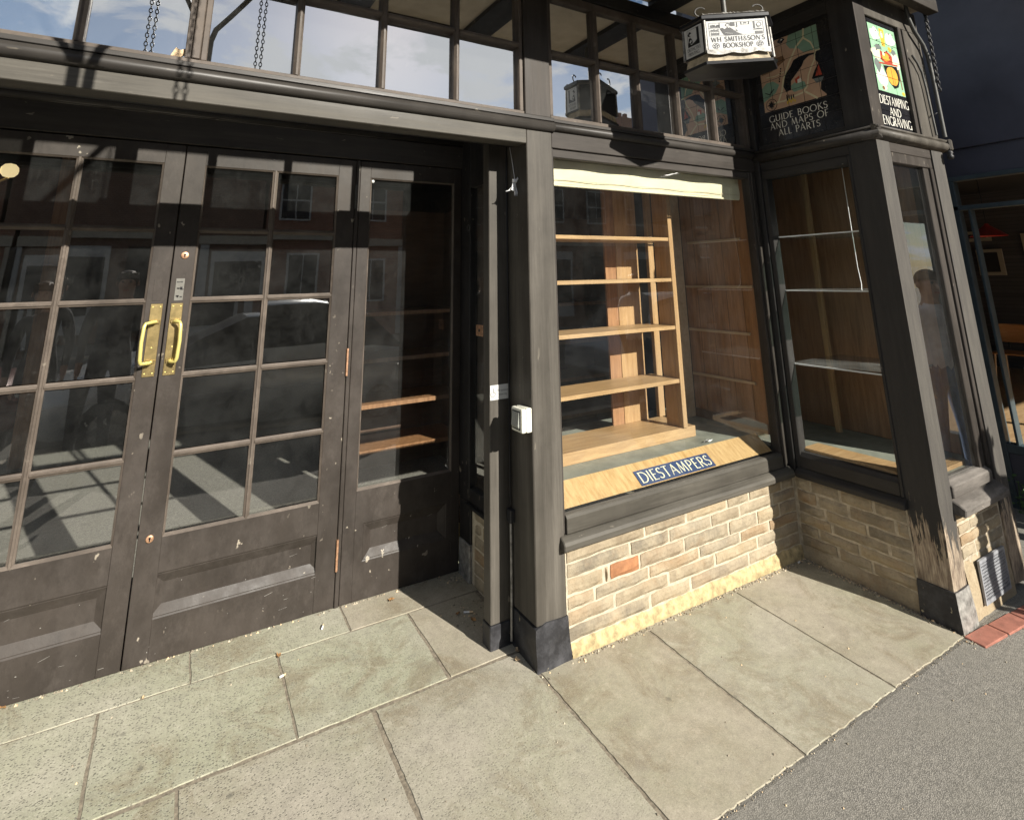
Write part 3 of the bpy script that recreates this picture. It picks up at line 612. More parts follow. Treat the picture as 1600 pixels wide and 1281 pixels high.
JS = [[-.70, -.5, -.28], [-.70, -.42, -.28], [-.70, -.55, -.28], [-.70, -.46, -.28], [-.70, -.6, -.34, -.28], [-.70, -.52, -.28]]
for i, js in enumerate(JS): course(sr4, fS, js, zS[i], zS[i+1], out=.004)
bx('post_block', XS-.006, XS+.05, .722, YD-.01, GZ(0, .8)-.002, .20, 'metal_old', P, .004)
bx('side_stile', XS, XS+.05, .722, YD-.01, .2002, .3998, 'paint_dark', P)
obj('door_header', MB().box(-4, XS+.05, YD-.012, YD+.06, 2.262, 2.40), 'paint_x', P, .003)
obj('moulding', MB().prism(roll(YD-.013, 2.40, .024), 0, -4, XS, 0, True).box(-4, XS, YD-.02, YD+.05, 2.4485, 2.47), 'roll', P)
bx('recess_wall', -4, XS+.05, YD, YD+.06, 2.4705, ZC, 'paint_dark', P, 0)
bx('recess_wall', XS, XS+.05, .0705, YD-.001, 2.5002, ZC, 'paint_dark', P, 0)
bx('recess_ceiling', -4, XS+.05, .085, YD+.06, ZC+.001, ZC+.04, 'dark', P, 0)

# ------------------------------------------------------------------ doors
def clippoly(x0, x1, z0, z1): return
def door_leaf(x0, x1, gx, rows, lp, name, swing=0., gap=.0025):
    """stiles and rails as one frame; each pane, muntin, lower panel its own sub-part"""
    y0, y1 = YD, YD+.045
    xa, xb = x0+gap, x1-gap; gl, gr = gx[0][0], gx[-1][1]; zt, zb = rows[0][1], rows[-1][0]; bot = .006
    zbL = lambda x: GZ(x, YD)+bot
    f = MB()
    z_lp0, z_lp1, xl0, xl1 = lp
    # stiles
    f.add([(xa, y0, zbL(xa)), (gl, y0, zbL(gl)), (gl, y1, zbL(gl)), (xa, y1, zbL(xa)), (xa, y0, 2.255), (gl, y0, 2.255), (gl, y1, 2.255), (xa, y1, 2.255)], [(0, 3, 2, 1), (4, 5, 6, 7), (0, 1, 5, 4), (1, 2, 6, 5), (2, 3, 7, 6), (3, 0, 4, 7)])
    f.add([(gr, y0, zbL(gr)), (xb, y0, zbL(xb)), (xb, y1, zbL(xb)), (gr, y1, zbL(gr)), (gr, y0, 2.255), (xb, y0, 2.255), (xb, y1, 2.255), (gr, y1, 2.255)], [(0, 3, 2, 1), (4, 5, 6, 7), (0, 1, 5, 4), (1, 2, 6, 5), (2, 3, 7, 6), (3, 0, 4, 7)])
    o = obj(name, f, 'paint_door', P, .002)
    obj('rail', MB().box(gl+.0002, gr-.0002, y0+.0005, y1, zt, 2.2548), 'paint_door', o)
    obj('rail', MB().box(gl+.0002, gr-.0002, y0+.0005, y1, z_lp1+.012, zb), 'paint_door', o)
    r2 = MB().add([(gl, y0+.0005, zbL(gl)), (gr, y0+.0005, zbL(gr)), (gr, y1, zbL(gr)), (gl, y1, zbL(gl)), (gl, y0+.0005, z_lp0-.012), (gr, y0+.0005, z_lp0-.012), (gr, y1, z_lp0-.012), (gl, y1, z_lp0-.012)], [(0, 3, 2, 1), (4, 5, 6, 7), (0, 1, 5, 4), (1, 2, 6, 5), (2, 3, 7, 6), (3, 0, 4, 7)])
    obj('rail', r2, 'paint_door', o)
    if xl0 > gl+.003: obj('rail', MB().box(gl, xl0-.012, y0+.0005, y1, z_lp0-.012, z_lp1+.012), 'paint_door', o)
    if xl1 < gr-.003: obj('rail', MB().box(xl1+.012, gr, y0+.0005, y1, z_lp0-.012, z_lp1+.012), 'paint_door', o)
    # lower panel: sunk field with splayed margin
    a, b_, c, d = xl0-.012, xl1+.012, z_lp0-.012, z_lp1+.012; s = .058
    ins = lambda k, yy: [(a+k, yy, c+k), (b_-k, yy, c+k), (b_-k, yy, d-k), (a+k, yy, d-k)]
    vs = ins(0, y0+.0006)+ins(.006, y0+.004)+ins(.009, y0+.004)+ins(.009+s*.62, y0+.020)
    fs = []
    for r_ in range(3):
        for i in range(4): fs.append((r_*4+i, r_*4+(i+1) % 4, r_*4+4+(i+1) % 4, r_*4+4+i))
    fs.append((12, 13, 14, 15)); obj('lower_panel', MB().add(vs, fs), 'paint_door', o)
    # glazing: muntins (moulded bead) and panes
    hw = .0135
    for i in range(len(gx)-1):
        xm = (gx[i][1]+gx[i+1][0])/2
        obj('muntin', MB().prism([(xm-hw, y0+.022), (xm-hw, y0+.010), (xm-.006, y0+.006), (xm-.004, y0+.001), (xm+.004, y0+.001), (xm+.006, y0+.006), (xm+hw, y0+.010), (xm+hw, y0+.022)], 2, zb, zt, 0), 'muntin', o)
    for k in range(len(rows)-1):
        zm = (rows[k][0]+rows[k+1][1])/2
        for (u0, u1) in gx:
            obj('muntin', MB().prism([(y0+.022, zm-hw), (y0+.011, zm-hw), (y0+.007, zm-.006), (y0+.002, zm-.0035), (y0+.002, zm+.0035), (y0+.007, zm+.006), (y0+.011, zm+hw), (y0+.022, zm+hw)], 0, u0+.0002, u1-.0002, 0), 'muntin', o)
    for (z0, z1) in rows:
        for (u0, u1) in gx:
            t1, t2 = random.uniform(-.0026, .0026), random.uniform(-.0026, .0026)
            obj('pane', MB().add([(u0-.004, y0+.0205+t1, z0-.004), (u1+.004, y0+.0205-t1, z0-.004), (u1+.004, y0+.0205-t1+t2, z1+.004), (u0-.004, y0+.0205+t1+t2, z1+.004)], [(0, 1, 2, 3)]), 'glass_door', o)
    # putty/bead round the whole light
    w = .012
    bd = MB()
    bd.prism([(y0+.0004, zb-.0005), (y0+.020, zb-.0005), (y0+.020, zb+.004), (y0+.010, zb+w)], 0, gl+.001, gr-.001)
    bd.prism([(y0+.0004, zt+.0005), (y0+.010, zt-w*.7), (y0+.020, zt-.004), (y0+.020, zt+.0005)], 0, gl+.001, gr-.001)
    bd.prism([(gl-.0005, y0+.0004), (gl+w*.7, y0+.010), (gl+.004, y0+.020), (gl-.0005, y0+.020)], 2, zb, zt)
    bd.prism([(gr+.0005, y0+.0004), (gr+.0005, y0+.020), (gr-.004, y0+.020), (gr-w*.7, y0+.010)], 2, zb, zt)
    obj('glazing_bead', bd, 'muntin', o)
    return o
ROWS = [(1.8563, 2.1617), (1.5249, 1.8195), (1.1921, 1.4868), (.8567, 1.1489), (.5102, .8154)]
d2 = door_leaf(-1.469, -.6225, [(-1.3775, -1.0579), (-1.0387, -.7213)], ROWS, (.2147, .3628, -1.385, -.710), 'door_leaf')
d1 = door_leaf(-2.312, -1.469, [(-2.212, -1.893), (-1.8704, -1.5541)], ROWS, (.2147, .3628, -2.19, -1.5514), 'door_leaf')
d3 = door_leaf(-.600, .0398, [(-.538, -.0114)], [(.527, 2.162)], (.2147, .3628, -.4843, -.05), 'fixed_door_panel', gap=.001)
bx('door_stile', -.6218, -.6008, YD-.002, YD+.05, .03, 2.258, 'paint_door', P, .003)
d0 = door_leaf(-2.98, -2.335, [(-2.9, -2.43)], [(.527, 2.162)], (.2147, .3628, -2.86, -2.45), 'fixed_door_panel', gap=.001)
bx('door_stile', -2.334, -2.3135, YD-.002, YD+.05, .03, 2.258, 'paint_door', P, .003)
bx('recess_wall', -4.2, -2.981, YD-.1, YD+.05, 0, 2.26, 'paint_dark', P)
# pull handles on brass plates
def handle(leaf, xa, xb, side, xg):
    pl = obj('handle_plate', MB().box(xa, xb, YD-.004, YD-.0005, 1.176, 1.494), 'brass', leaf, .0012)
    b = MB(); yg = YD-.052; xm = (xa+xb)/2
    pts = [(xm-.006*side, YD-.004, 1.412), (xm, YD-.03, 1.414), (xg-side*.004, yg+.004, 1.410), (xg, yg, 1.395), (xg+side*.003, yg-.004, 1.33), (xg, yg, 1.255), (xg-side*.004, yg+.003, 1.238), (xm, YD-.03, 1.236), (xm-.006*side, YD-.004, 1.238)]
    sm = []
    for i in range(len(pts)-1):
        for t in (0, .5): sm.append(Vector(pts[i]).lerp(Vector(pts[i+1]), t))
    sm.append(Vector(pts[-1])); n = len(sm)
    b.tube(sm, [.0065 if i < 5 or i > n-6 else .0078 for i in range(n)], 10)
    obj('pull_handle', b, 'brass_bright', leaf)
    f = MB()
    for z in (1.412, 1.238): f.box(xm-.019, xm+.019, YD-.011, YD-.0042, z-.007, z+.009)
    obj('handle_foot', f, 'brass', leaf, .002)
    for z in (1.19, 1.30, 1.48):
        for x in (xa+.009, xb-.009) if z != 1.30 else ((xm),): obj('screw', MB().lathe((x, YD-.0042, z), [(.0035, 0), (.0025, -.0016), (0, -.002)], 8, 0, 1), 'brass_bright', leaf)
handle(d1, -1.5325, -1.4845, -1, -1.533-.012); handle(d2, -1.4525, -1.404, 1, -1.404-.0)
# keyholes
def escutcheon(leaf, x, z, r=.017):
    obj('keyhole_plate', MB().lathe((x, YD-.0005, z), [(r, 0), (r, -.003), (r-.003, -.0045), (0, -.0045)], 24, 0, 1), 'copper', leaf)
    obj('keyhole', MB().box(x-.0025, x+.0025, YD-.0062, YD-.0048, z-.010, z+.002).lathe((x, YD-.0048, z+.003), [(.0045, 0), (.0045, -.0014), (0, -.0014)], 10, 0, 1), 'black', leaf)
escutcheon(d2, -1.421, 1.716); escutcheon(d2, -1.423, .514, .015)
obj('sticker', MB().box(-1.444, -1.409, YD-.0016, YD-.0004, 1.506, 1.607), 'sticker_grey', d2)
sk = MB()
for i in range(7): a, b_ = random.uniform(-1.440, -1.418), random.uniform(1.512, 1.56); sk.box(a, a+random.uniform(.005, .013), YD-.0022, YD-.0018, b_, b_+random.uniform(.004, .012))
for i in range(5): a = -1.440+i*.0052; sk.box(a, a+.0034, YD-.0022, YD-.0018, 1.588, 1.594)
obj('sticker_print', sk, 'black', d2)
obj('plate_scar', MB().box(-1.531, -1.497, YD-.0014, YD-.0004, 1.508, 1.606), 'paint_door', d1, .0005)
# hinges
for z in (2.045, 1.16, .262): 
    h = MB().tube([(-.6215, YD-.006, z-.068), (-.6215, YD-.006, z+.068)], .0062, 10)
    for k in (-.04, -.012, .016, .042): h.tube([(-.6215, YD-.006, z+k-.001), (-.6215, YD-.006, z+k+.001)], .0068, 10)
    obj('hinge', h, 'copper' if z < 1.9 else 'iron_grey', d2)
# paint scratches on the doors
sc = MB()
for (xa, xb, za, zb_, n) in [(-1.36, -.75, .20, .38, 14), (-1.95, -1.58, .19, .37, 14), (-1.4, -.7, .06, .18, 22), (-2.0, -1.5, .06, .18, 26), (-.45, -.1, .22, .36, 8), (-.75, -.63, .1, .3, 6)]:
    for i in range(int(n*.55)):
        x, z = random.uniform(xa, xb), random.uniform(za, zb_); l = random.choice((.002, .003, .003, .004, .005, .02, .035)); h = random.uniform(.0007, .0018) if l > .01 else random.uniform(.001, .003)
        sunk = .0195 if (.226 < z < .352 and ((-1.365 < x < -.735) or (-2.1 < x < -1.575) or (-.46 < x < -.07))) else 0
        if (.2 < z < .378) and not sunk: continue
        yy = YD+sunk-.0006; sl_ = random.uniform(-.1, .35)
        sc.add([(x, yy, z), (x+l, yy, z+l*sl_), (x+l, yy, z+l*sl_+h), (x, yy, z+h)], [(0, 1, 2, 3)])
o = obj('scratches', sc, 'metal_old', P); o['kind'] = 'stuff'

# ------------------------------------------------------------------ display window interior
dsp = P
bx('display_floor', .17, 1.79, .1505, .95, .60, .62, 'lino', P, 0)
bd = obj('display_board', MB().prism([(.042, .545), (.150, .621), (.150, .612), (.06, .545)], 0, XL, 1.70), 'oak_board', P)
tvec = Vector((0, .108, .076)).normalized(); nvec = Vector((0, -.076, .108)).normalized(); o0_ = Vector((0, .042, .545))
def onb(x, s, d): return Vector((x, 0, 0))+o0_+tvec*s+nvec*d
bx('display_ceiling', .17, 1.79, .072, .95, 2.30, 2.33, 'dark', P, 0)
wl = obj('panelled_wall', MB().box(1.752, 1.775, .072, .66, .6205, 2.2995), 'veneer', P)
for i, yy in enumerate((.17, .30, .43, .55)): obj('board_joint', MB().box(1.7508, 1.7522, yy, yy+.0025, .68, 2.29), 'veneer_dark', wl)
obj('skirting', MB().box(1.738, 1.7518, .072, .66, .6206, .672), 'veneer_dark', wl)
for (z, ya, yb) in ((1.49, .08, .65), (1.195, .14, .65), (.90, .14, .65), (1.80, .14, .6)): obj('batten', MB().box(1.738, 1.7516, ya, yb, z-.008, z+.008), 'batten', wl, .001)
bx('corner_upright', 1.655, 1.737, .65, .69, .6205, 2.2995, 'batten', P)
bx('left_return', .155, .169, .072, .30, .621, 2.2995, 'veneer', P, 0)
shf = thing('shelf_unit', (.17, .30, .6205), 'light oak open shelf unit standing behind the display window glass', 'shelf unit')
obj('plinth', MB().box(.172, 1.36, .31, .60, .6207, .68), 'oak', shf, .002)
for z in (1.80, 1.545, 1.256, .945): obj('shelf', MB().box(.172, 1.2515, .305, .555, z-.011, z+.011), 'oak', shf, .0015)
obj('upright', MB().box(1.252, 1.287, .30, .335, .6805, 2.2), 'oak_v', shf, .002)
obj('side_panel', MB().box(1.2525, 1.268, .3355, .44, .6805, 2.2), 'oak_v', shf, .001)
obj('back_panel', MB().box(1.04, 1.235, .585, .60, .6805, 2.2), 'oak_v', shf, .001)
obj('upright', MB().box(1.335, 1.385, .585, .615, .6805, 2.2), 'oak_v', shf, .002)
obj('stretcher', MB().box(.172, .50, .56, .575, .6805, .73), 'oak', shf, .001)
obj('rear_post', MB().box(.95, 1.0395, .59, .605, .6805, 2.2), 'veneer', shf)
bl = thing('roller_blind', (.95, .07, 2.19), 'cream roller blind pulled down a hand width at the top of the display window', 'blind')
m = MB(); nb = 30
for k, z in enumerate((2.222, 2.15, 2.10, 2.062)):
    for i in range(nb+1): x = .185+1.545*i/nb; m.v.append((x, .092+.004*math.sin(i*.9+k)+(.006 if k == 3 else 0), z+(.003*math.sin(i*.35) if k == 3 else 0)-.0*x))
for k in range(3):
    for i in range(nb): m.f.append((k*(nb+1)+i, k*(nb+1)+i+1, (k+1)*(nb+1)+i+1, (k+1)*(nb+1)+i)); m.mi.append(0); m.sm.append(True)
obj('blind_cloth', m, 'blind', bl); obj('blind_rail', MB().box(.185, 1.72, .088, .100, 2.050, 2.0618), 'blind', bl, .003)
obj('blind_seam', MB().box(.185, 1.722, .0865, .0875, 2.083, 2.0855), 'batten', bl)
obj('blind_tube', MB().tube([(.185, .125, 2.235), (1.73, .125, 2.235)], .028, 12), 'blind', bl)
cr = MB(); random.seed(3)
pp = [Vector((1.315+random.uniform(-.04, .045), .165+random.uniform(-.012, .02), .6225+random.uniform(0, .02))) for _ in range(12)]
cr.add(pp, [(0, 1, 2), (2, 3, 4), (4, 5, 6), (6, 7, 8), (8, 9, 10), (10, 11, 0), (1, 4, 7), (3, 6, 9)])
tag(obj('paper_scrap', cr, 'paper', loc=(1.315, .165, .6225)), 'crumpled white paper scrap lying on the window floor behind the blue sign', 'litter')
random.seed(11)
# floor of the bay and glass shelves
bx('bay_floor', 1.86, 2.52, -.70, .60, .52, .54, 'lino', P, 0)
bx('bay_board', 1.866, 2.02, -.69, -.05, .5405, .560, 'oak', P, .002)
bx('bay_board', 2.0205, 2.34, -.69, -.62, .5405, .560, 'oak', P, .002)
bx('bay_back_wall', 2.30, 2.53, .58, .60, .54, 2.29, 'veneer', P, 0)
bx('bay_side_panel', 2.525, 2.539, -.70, .579, .5405, 2.29, 'veneer', P, 0)
bx('bay_ceiling', 1.82, 2.53, -.70, .60, 2.2925, 2.31, 'dark', P, 0)
for (x, y) in ((2.35, .0), (2.47, -.34), (2.27, .54)): bx('bay_upright', x, x+.03, y, y+.03, .5565, 2.29, 'oak_v', P, .001)
for k, z in enumerate((1.03, 1.466, 1.80)):
    s_ = tag(obj('glass_shelf', MB().box(1.875, 2.43, -.585, -.03, z-.004, z+.004), 'glass_shelf', loc=(2.15, -.3, z)),
             ['lowest glass shelf inside the projecting bay window', 'middle glass shelf inside the projecting bay window', 'highest glass shelf inside the projecting bay window'][k], 'shelf', 'glass shelves in the bay')
    e = obj('edge', MB().box(1.870, 1.8748, -.585, -.03, z-.004, z+.004), 'white_cord', s_)
tag(obj('hanging_wire', MB().tube([(2.12, -.40, 2.29), (2.12, -.40, 1.9), (2.14, -.39, 1.6), (2.135, -.40, 1.50), (2.11, -.41, 1.47)], .0022, 6), 'white_cord', loc=(2.12, -.4, 2.29)), 'thin white wire hanging down inside the projecting bay window', 'wire')
for z in (.78, 1.2, 1.65, 1.95): bx('back_shelf', 2.05, 2.52, .42, .578, z-.008, z+.008, 'batten', P, .001)

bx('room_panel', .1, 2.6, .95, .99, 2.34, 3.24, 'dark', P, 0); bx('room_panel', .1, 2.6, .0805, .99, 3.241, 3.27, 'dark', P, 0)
# ------------------------------------------------------------------ shop room behind
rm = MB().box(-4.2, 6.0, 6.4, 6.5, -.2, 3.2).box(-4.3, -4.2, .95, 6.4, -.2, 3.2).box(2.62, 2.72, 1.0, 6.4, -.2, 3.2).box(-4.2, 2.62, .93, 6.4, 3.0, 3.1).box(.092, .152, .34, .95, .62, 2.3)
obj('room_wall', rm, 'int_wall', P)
fl = MB(); fl.add([(-4.2, .915, .03), (2.62, .915, .03), (2.62, 6.4, .03), (-4.2, 6.4, .03)], [(0, 1, 2, 3)])
sf = obj('shop_floor', fl, 'joint'); tag(sf, kind='structure')
xx = -3.4; 
for j in range(6):
    off = -.3*(j % 2); 
    for i in range(7):
        a = -3.4+off+i*.62
        obj('floor_slab', MB().box(a+.003, a+.617, .92+j*.46+.003, .92+j*.46+.457, .031, .036), 'floor_int', sf)
mat_ = obj('entrance_mat', MB().box(-.95, -.25, 1.0, 1.75, .0362, .042), 'dark'); tag(mat_, 'dark entrance mat just inside the right glazed door', 'mat')
for i in range(16): obj('mat_bar', MB().box(-.94, -.26, 1.02+i*.045, 1.03+i*.045, .0422, .050), 'steel', mat_)
ct = thing('wall_shelving', (.9, 2.3, .03), 'dark brown shelving inside the shop seen through the right hand door panel', 'shelves')
obj('shelf_back', MB().box(-.2, 2.5, 2.7, 2.74, .031, 2.2), 'veneer_dark', ct)
for z in (.30, .62, .95, 1.3): obj('shelf', MB().box(-.2, 2.5, 2.25, 2.6995, z, z+.03), 'veneer', ct)
for x in (-.2, .7, 1.6, 2.46): obj('shelf_upright', MB().box(x, x+.03, 2.24, 2.6995, .031, 2.2), 'veneer_dark', ct)
ip = thing('interior_post', (-2.4, 4.16, .03), 'brown timber post standing inside the shop behind the left door leaf', 'post')
obj('post_shaft', MB().box(-2.47, -2.34, 4.1, 4.22, .031, 2.99), 'veneer', ip, .004); obj('post_foot', MB().box(-2.5, -2.31, 4.07, 4.25, .031, .12), 'veneer', ip, .004)
lamp = thing('wall_lamp', (-2.72, 2.6, 2.3), 'two pale glowing globes of a wall lamp inside the shop, upper left', 'lamp')
for dx in (0, .11): obj('lamp_globe', MB().lathe((-2.62+dx, 2.7, 2.36), [(.001, -.05), (.03, -.042), (.047, -.02), (.05, 0), (.047, .02), (.03, .042), (.001, .05)], 16), 'lampglow', lamp)
obj('lamp_arm', MB().tube([(-2.62, 2.7, 2.31), (-2.6, 2.75, 2.26), (-2.51, 2.7, 2.31)], .008, 8), 'brass', lamp)

# ------------------------------------------------------------------ lettering (drawn letter by letter)
def arc(cx, cy, rx, ry, a0, a1, n=14): return [(cx+rx*math.cos(R(a0+(a1-a0)*i/n)), cy+ry*math.sin(R(a0+(a1-a0)*i/n))) for i in range(n+1)]
T, TH = .105, .055
GL = {  # width, list of (points, thick?)  -- roman inscriptional capitals on a unit height
 'I': (.2, [([(.1, 0), (.1, 1)], 1)]), 'D': (.82, [([(.12, 0), (.12, 1)], 1), ([(.12, .97)]+arc(.3, .5, .46, .47, 90, -90)+[(.12, .03)], 2)]),
 'E': (.55, [([(.12, 0), (.12, 1)], 1), ([(.12, .97), (.5, .97)], 0), ([(.12, .52), (.44, .52)], 0), ([(.12, .03), (.52, .03)], 0)]),
 'F': (.52, [([(.12, 0), (.12, 1)], 1), ([(.12, .97), (.5, .97)], 0), ([(.12, .5), (.42, .5)], 0)]),
 'S': (.52, [(arc(.27, .745, .19, .225, 30, 270, 14)+arc(.25, .275, .22, .245, 90, -150, 14), 2)]),
 'T': (.62, [([(.31, 0), (.31, 1)], 1), ([(.02, .97), (.6, .97)], 0)]),
 'A': (.78, [([(.06, 0), (.38, 1)], 0), ([(.38, 1), (.72, 0)], 1), ([(.18, .36), (.58, .36)], 0)]),
 'M': (.92, [([(.08, 0), (.2, 1)], 0), ([(.2, 1), (.46, .06)], 1), ([(.46, .06), (.72, 1)], 0), ([(.72, 1), (.84, 0)], 1)]),
 'P': (.58, [([(.12, 0), (.12, 1)], 1), ([(.12, .97)]+arc(.28, .72, .25, .25, 90, -90)+[(.12, .47)], 2)]),
 'R': (.66, [([(.12, 0), (.12, 1)], 1), ([(.12, .97)]+arc(.28, .73, .25, .24, 90, -90)+[(.12, .49)], 2), ([(.3, .49), (.64, 0)], 1)]),
 'G': (.84, [(arc(.46, .5, .4, .48, 45, 320, 22), 2), ([(.78, .0), (.78, .42)], 1)]),
 'U': (.74, [([(.1, 1), (.1, .36)]+arc(.36, .32, .26, .3, 180, 360, 14)+[(.62, 1)], 2)]),
 'B': (.6, [([(.12, 0), (.12, 1)], 1), ([(.12, .97)]+arc(.27, .75, .21, .22, 90, -90)+[(.12, .53)], 2), ([(.27, .53)]+arc(.28, .28, .26, .25, 90, -90)+[(.12, .03)], 2)]),
 'O': (.92, [(arc(.46, .5, .41, .48, 0, 360, 30), 2)]), 'K': (.68, [([(.12, 0), (.12, 1)], 1), ([(.14, .46), (.58, 1)], 0), ([(.26, .58), (.66, 0)], 1)]),
 'N': (.82, [([(.12, 0), (.12, 1)], 0), ([(.12, 1), (.68, 0)], 1), ([(.68, 0), (.68, 1)], 0)]),
 'L': (.52, [([(.12, 0), (.12, 1)], 1), ([(.12, .03), (.5, .03)], 0)]), 'V': (.74, [([(.04, 1), (.38, 0)], 1), ([(.38, 0), (.7, 1)], 0)]),
 'W': (1.05, [([(.03, 1), (.28, 0)], 1), ([(.28, 0), (.52, .95)], 0), ([(.52, .95), (.76, 0)], 1), ([(.76, 0), (1.02, 1)], 0)]),
 'H': (.8, [([(.12, 0), (.12, 1)], 1), ([(.66, 0), (.66, 1)], 1), ([(.12, .52), (.66, .52)], 0)]),
 'C': (.78, [(arc(.46, .5, .4, .48, 48, 312, 22), 2)]), "'": (.14, [([(.07, 1), (.07, .78)], 0)]),
 '&': (.74, [([(.7, .5), (.42, .1)]+arc(.27, .24, .2, .22, -60, -270, 12)+[(.44, .62)]+arc(.32, .8, .14, .18, -20, 200, 12)+[(.68, .02)], 0)]), ' ': (.42, [])}
def text_polys(s_, h, track=.1, bold=1.):
    out = []; x = 0
    for ch in s_:
        w, strokes = GL[ch]
        for pts, kind in strokes:
            for i in range(len(pts)-1):
                (x0, y0), (x1, y1) = pts[i], pts[i+1]; dx, dy = x1-x0, y1-y0; L_ = math.hypot(dx, dy) or 1
                if kind == 2: th = TH+(T-TH)*abs(dy)/L_
                else: th = T if kind == 1 else TH
                th *= bold; ex = .02 if kind == 2 else 0; nx_, ny_ = -dy/L_*th/2, dx/L_*th/2; ax, ay = dx/L_*ex, dy/L_*ex
                out.append([((x+x0-nx_-ax)*h, (y0-ny_-ay)*h), ((x+x1-nx_+ax)*h, (y1-ny_+ay)*h), ((x+x1+nx_+ax)*h, (y1+ny_+ay)*h), ((x+x0+nx_-ax)*h, (y0+ny_-ay)*h)])
            if kind == 1 and abs(pts[0][0]-pts[-1][0]) < .02 and ch not in 'MNA':       # small serifs
                for (px_, py_) in (pts[0], pts[-1]):
                    yy = py_-.0 if py_ < .5 else py_-.03; out.append([((x+px_-.1)*h, yy*h), ((x+px_+.1)*h, yy*h), ((x+px_+.05)*h, (yy+.035)*h), ((x+px_-.05)*h, (yy+.035)*h)])
        x += w+track
    return out, (x-track)*h
def write(name, s_, mapf, x0, y0, h, mat, parent, width=None, track=.1, bold=1., z=0.0004):
    ps, w = text_polys(s_, h, track, bold); k = (width/w) if width else 1
    mb = MB(); n = 0
    for p in ps:
        d = z+(n % 7)*.00004; n += 1
        pts = [mapf(x0+px_*k, y0+py_, d) for px_, py_ in p]; mb.add(pts, [(0, 1, 2, 3)])
    return obj(name, mb, mat, parent)
# DIESTAMPERS sign on the sloping board
mbS = MB(); cs = [(.668, .004, .003), (1.215, .004, .003), (1.215, .086, .003), (.668, .086, .003)]
mbS.add([onb(*c) for c in cs]+[onb(c[0], c[1], .0002) for c in cs], [(0, 1, 2, 3), (0, 4, 5, 1), (1, 5, 6, 2), (2, 6, 7, 3), (3, 7, 4, 0)])
sg = tag(obj('name_board', mbS, 'blue', loc=tuple(onb(.94, .04, 0))), 'small dark blue DIESTAMPERS board lying on the sloping oak window board', 'sign')
write('lettering', 'DIESTAMPERS', lambda x, y, d: onb(x, y, .0032+d), .682, .015, .060, 't_cream', sg, width=.518, bold=1.1)
for xx_ in (1.245, 1.258): obj('board_joint', MB().add([onb(xx_, 0, .0004), onb(xx_+.0015, 0, .0004), onb(xx_+.0015, .13, .0004), onb(xx_, .13, .0004)], [(0, 1, 2, 3)]), 'veneer', bd)

# ------------------------------------------------------------------ tile pictures
def clip(poly, x0, x1, y0, y1):
    for ax, lim, sg_ in ((0, x0, 1), (0, x1, -1), (1, y0, 1), (1, y1, -1)):
        out = []; n = len(poly)
        for i in range(n):
            a, b = poly[i], poly[(i+1) % n]; da, db = (a[ax]-lim)*sg_, (b[ax]-lim)*sg_
            if da >= 0: out.append(a)
            if (da >= 0) != (db >= 0): t = da/(da-db); out.append((a[0]+(b[0]-a[0])*t, a[1]+(b[1]-a[1])*t))
        poly = out
        if len(poly) < 3: return None
    ar = sum(poly[i][0]*poly[(i+1) % len(poly)][1]-poly[(i+1) % len(poly)][0]*poly[i][1] for i in range(len(poly)))
    return poly if abs(ar) > 1e-8 else None
def line(pts, w):
    out = []
    for (x0, y0), (x1, y1) in zip(pts[:-1], pts[1:]):
        L_ = math.hypot(x1-x0, y1-y0) or 1; nx_, ny_ = -(y1-y0)/L_*w/2, (x1-x0)/L_*w/2; ax, ay = (x1-x0)/L_*w*.3, (y1-y0)/L_*w*.3
        out.append([(x0-nx_-ax, y0-ny_-ay), (x1-nx_+ax, y1-ny_+ay), (x1+nx_+ax, y1+ny_+ay), (x0+nx_-ax, y0+ny_-ay)])
    return out
def blob(cx, cy, rx, ry, n=14, j=.12, seed=1):
    r = random.Random(seed); return [(cx+rx*math.cos(2*math.pi*i/n)*(1+r.uniform(-j, j)), cy+ry*math.sin(2*math.pi*i/n)*(1+r.uniform(-j, j))) for i in range(n)]
def tiles(parent, mapf, xe, ye, shapes, base='t_black'):
    mats = ['t_black', 't_sand', 't_green', 't_road', 't_brown', 't_white', 't_yellow', 't_red', 't_orange', 't_mint', 't_cream', 't_grey']
    for i in range(len(xe)-1):
        for j in range(len(ye)-1):
            a, b, c, d = xe[i]+.0028, xe[i+1]-.0028, ye[j]+.0022, ye[j+1]-.0022
            t1 = random.uniform(0, .0006); mb = MB()
            P4 = [(a, c), (b, c), (b, d), (a, d)]
            mb.add([mapf(x, y, .005+t1) for x, y in P4]+[mapf(x, y, 0) for x, y in P4], [(0, 1, 2, 3), (0, 4, 5, 1), (1, 5, 6, 2), (2, 6, 7, 3), (3, 7, 4, 0)], mats.index(base))
            for k, (mat, poly) in enumerate(shapes):
                q = clip(poly, a, b, c, d)
                if q: mb.add([mapf(x, y, .0052+t1+k*.00003) for x, y in q], [tuple(range(len(q)))], mats.index(mat))
            obj('tile', mb, mats, parent)
def ccw(p):
    ar = sum(p[i][0]*p[(i+1) % len(p)][1]-p[(i+1) % len(p)][0]*p[i][1] for i in range(len(p))); return p if ar > 0 else p[::-1]
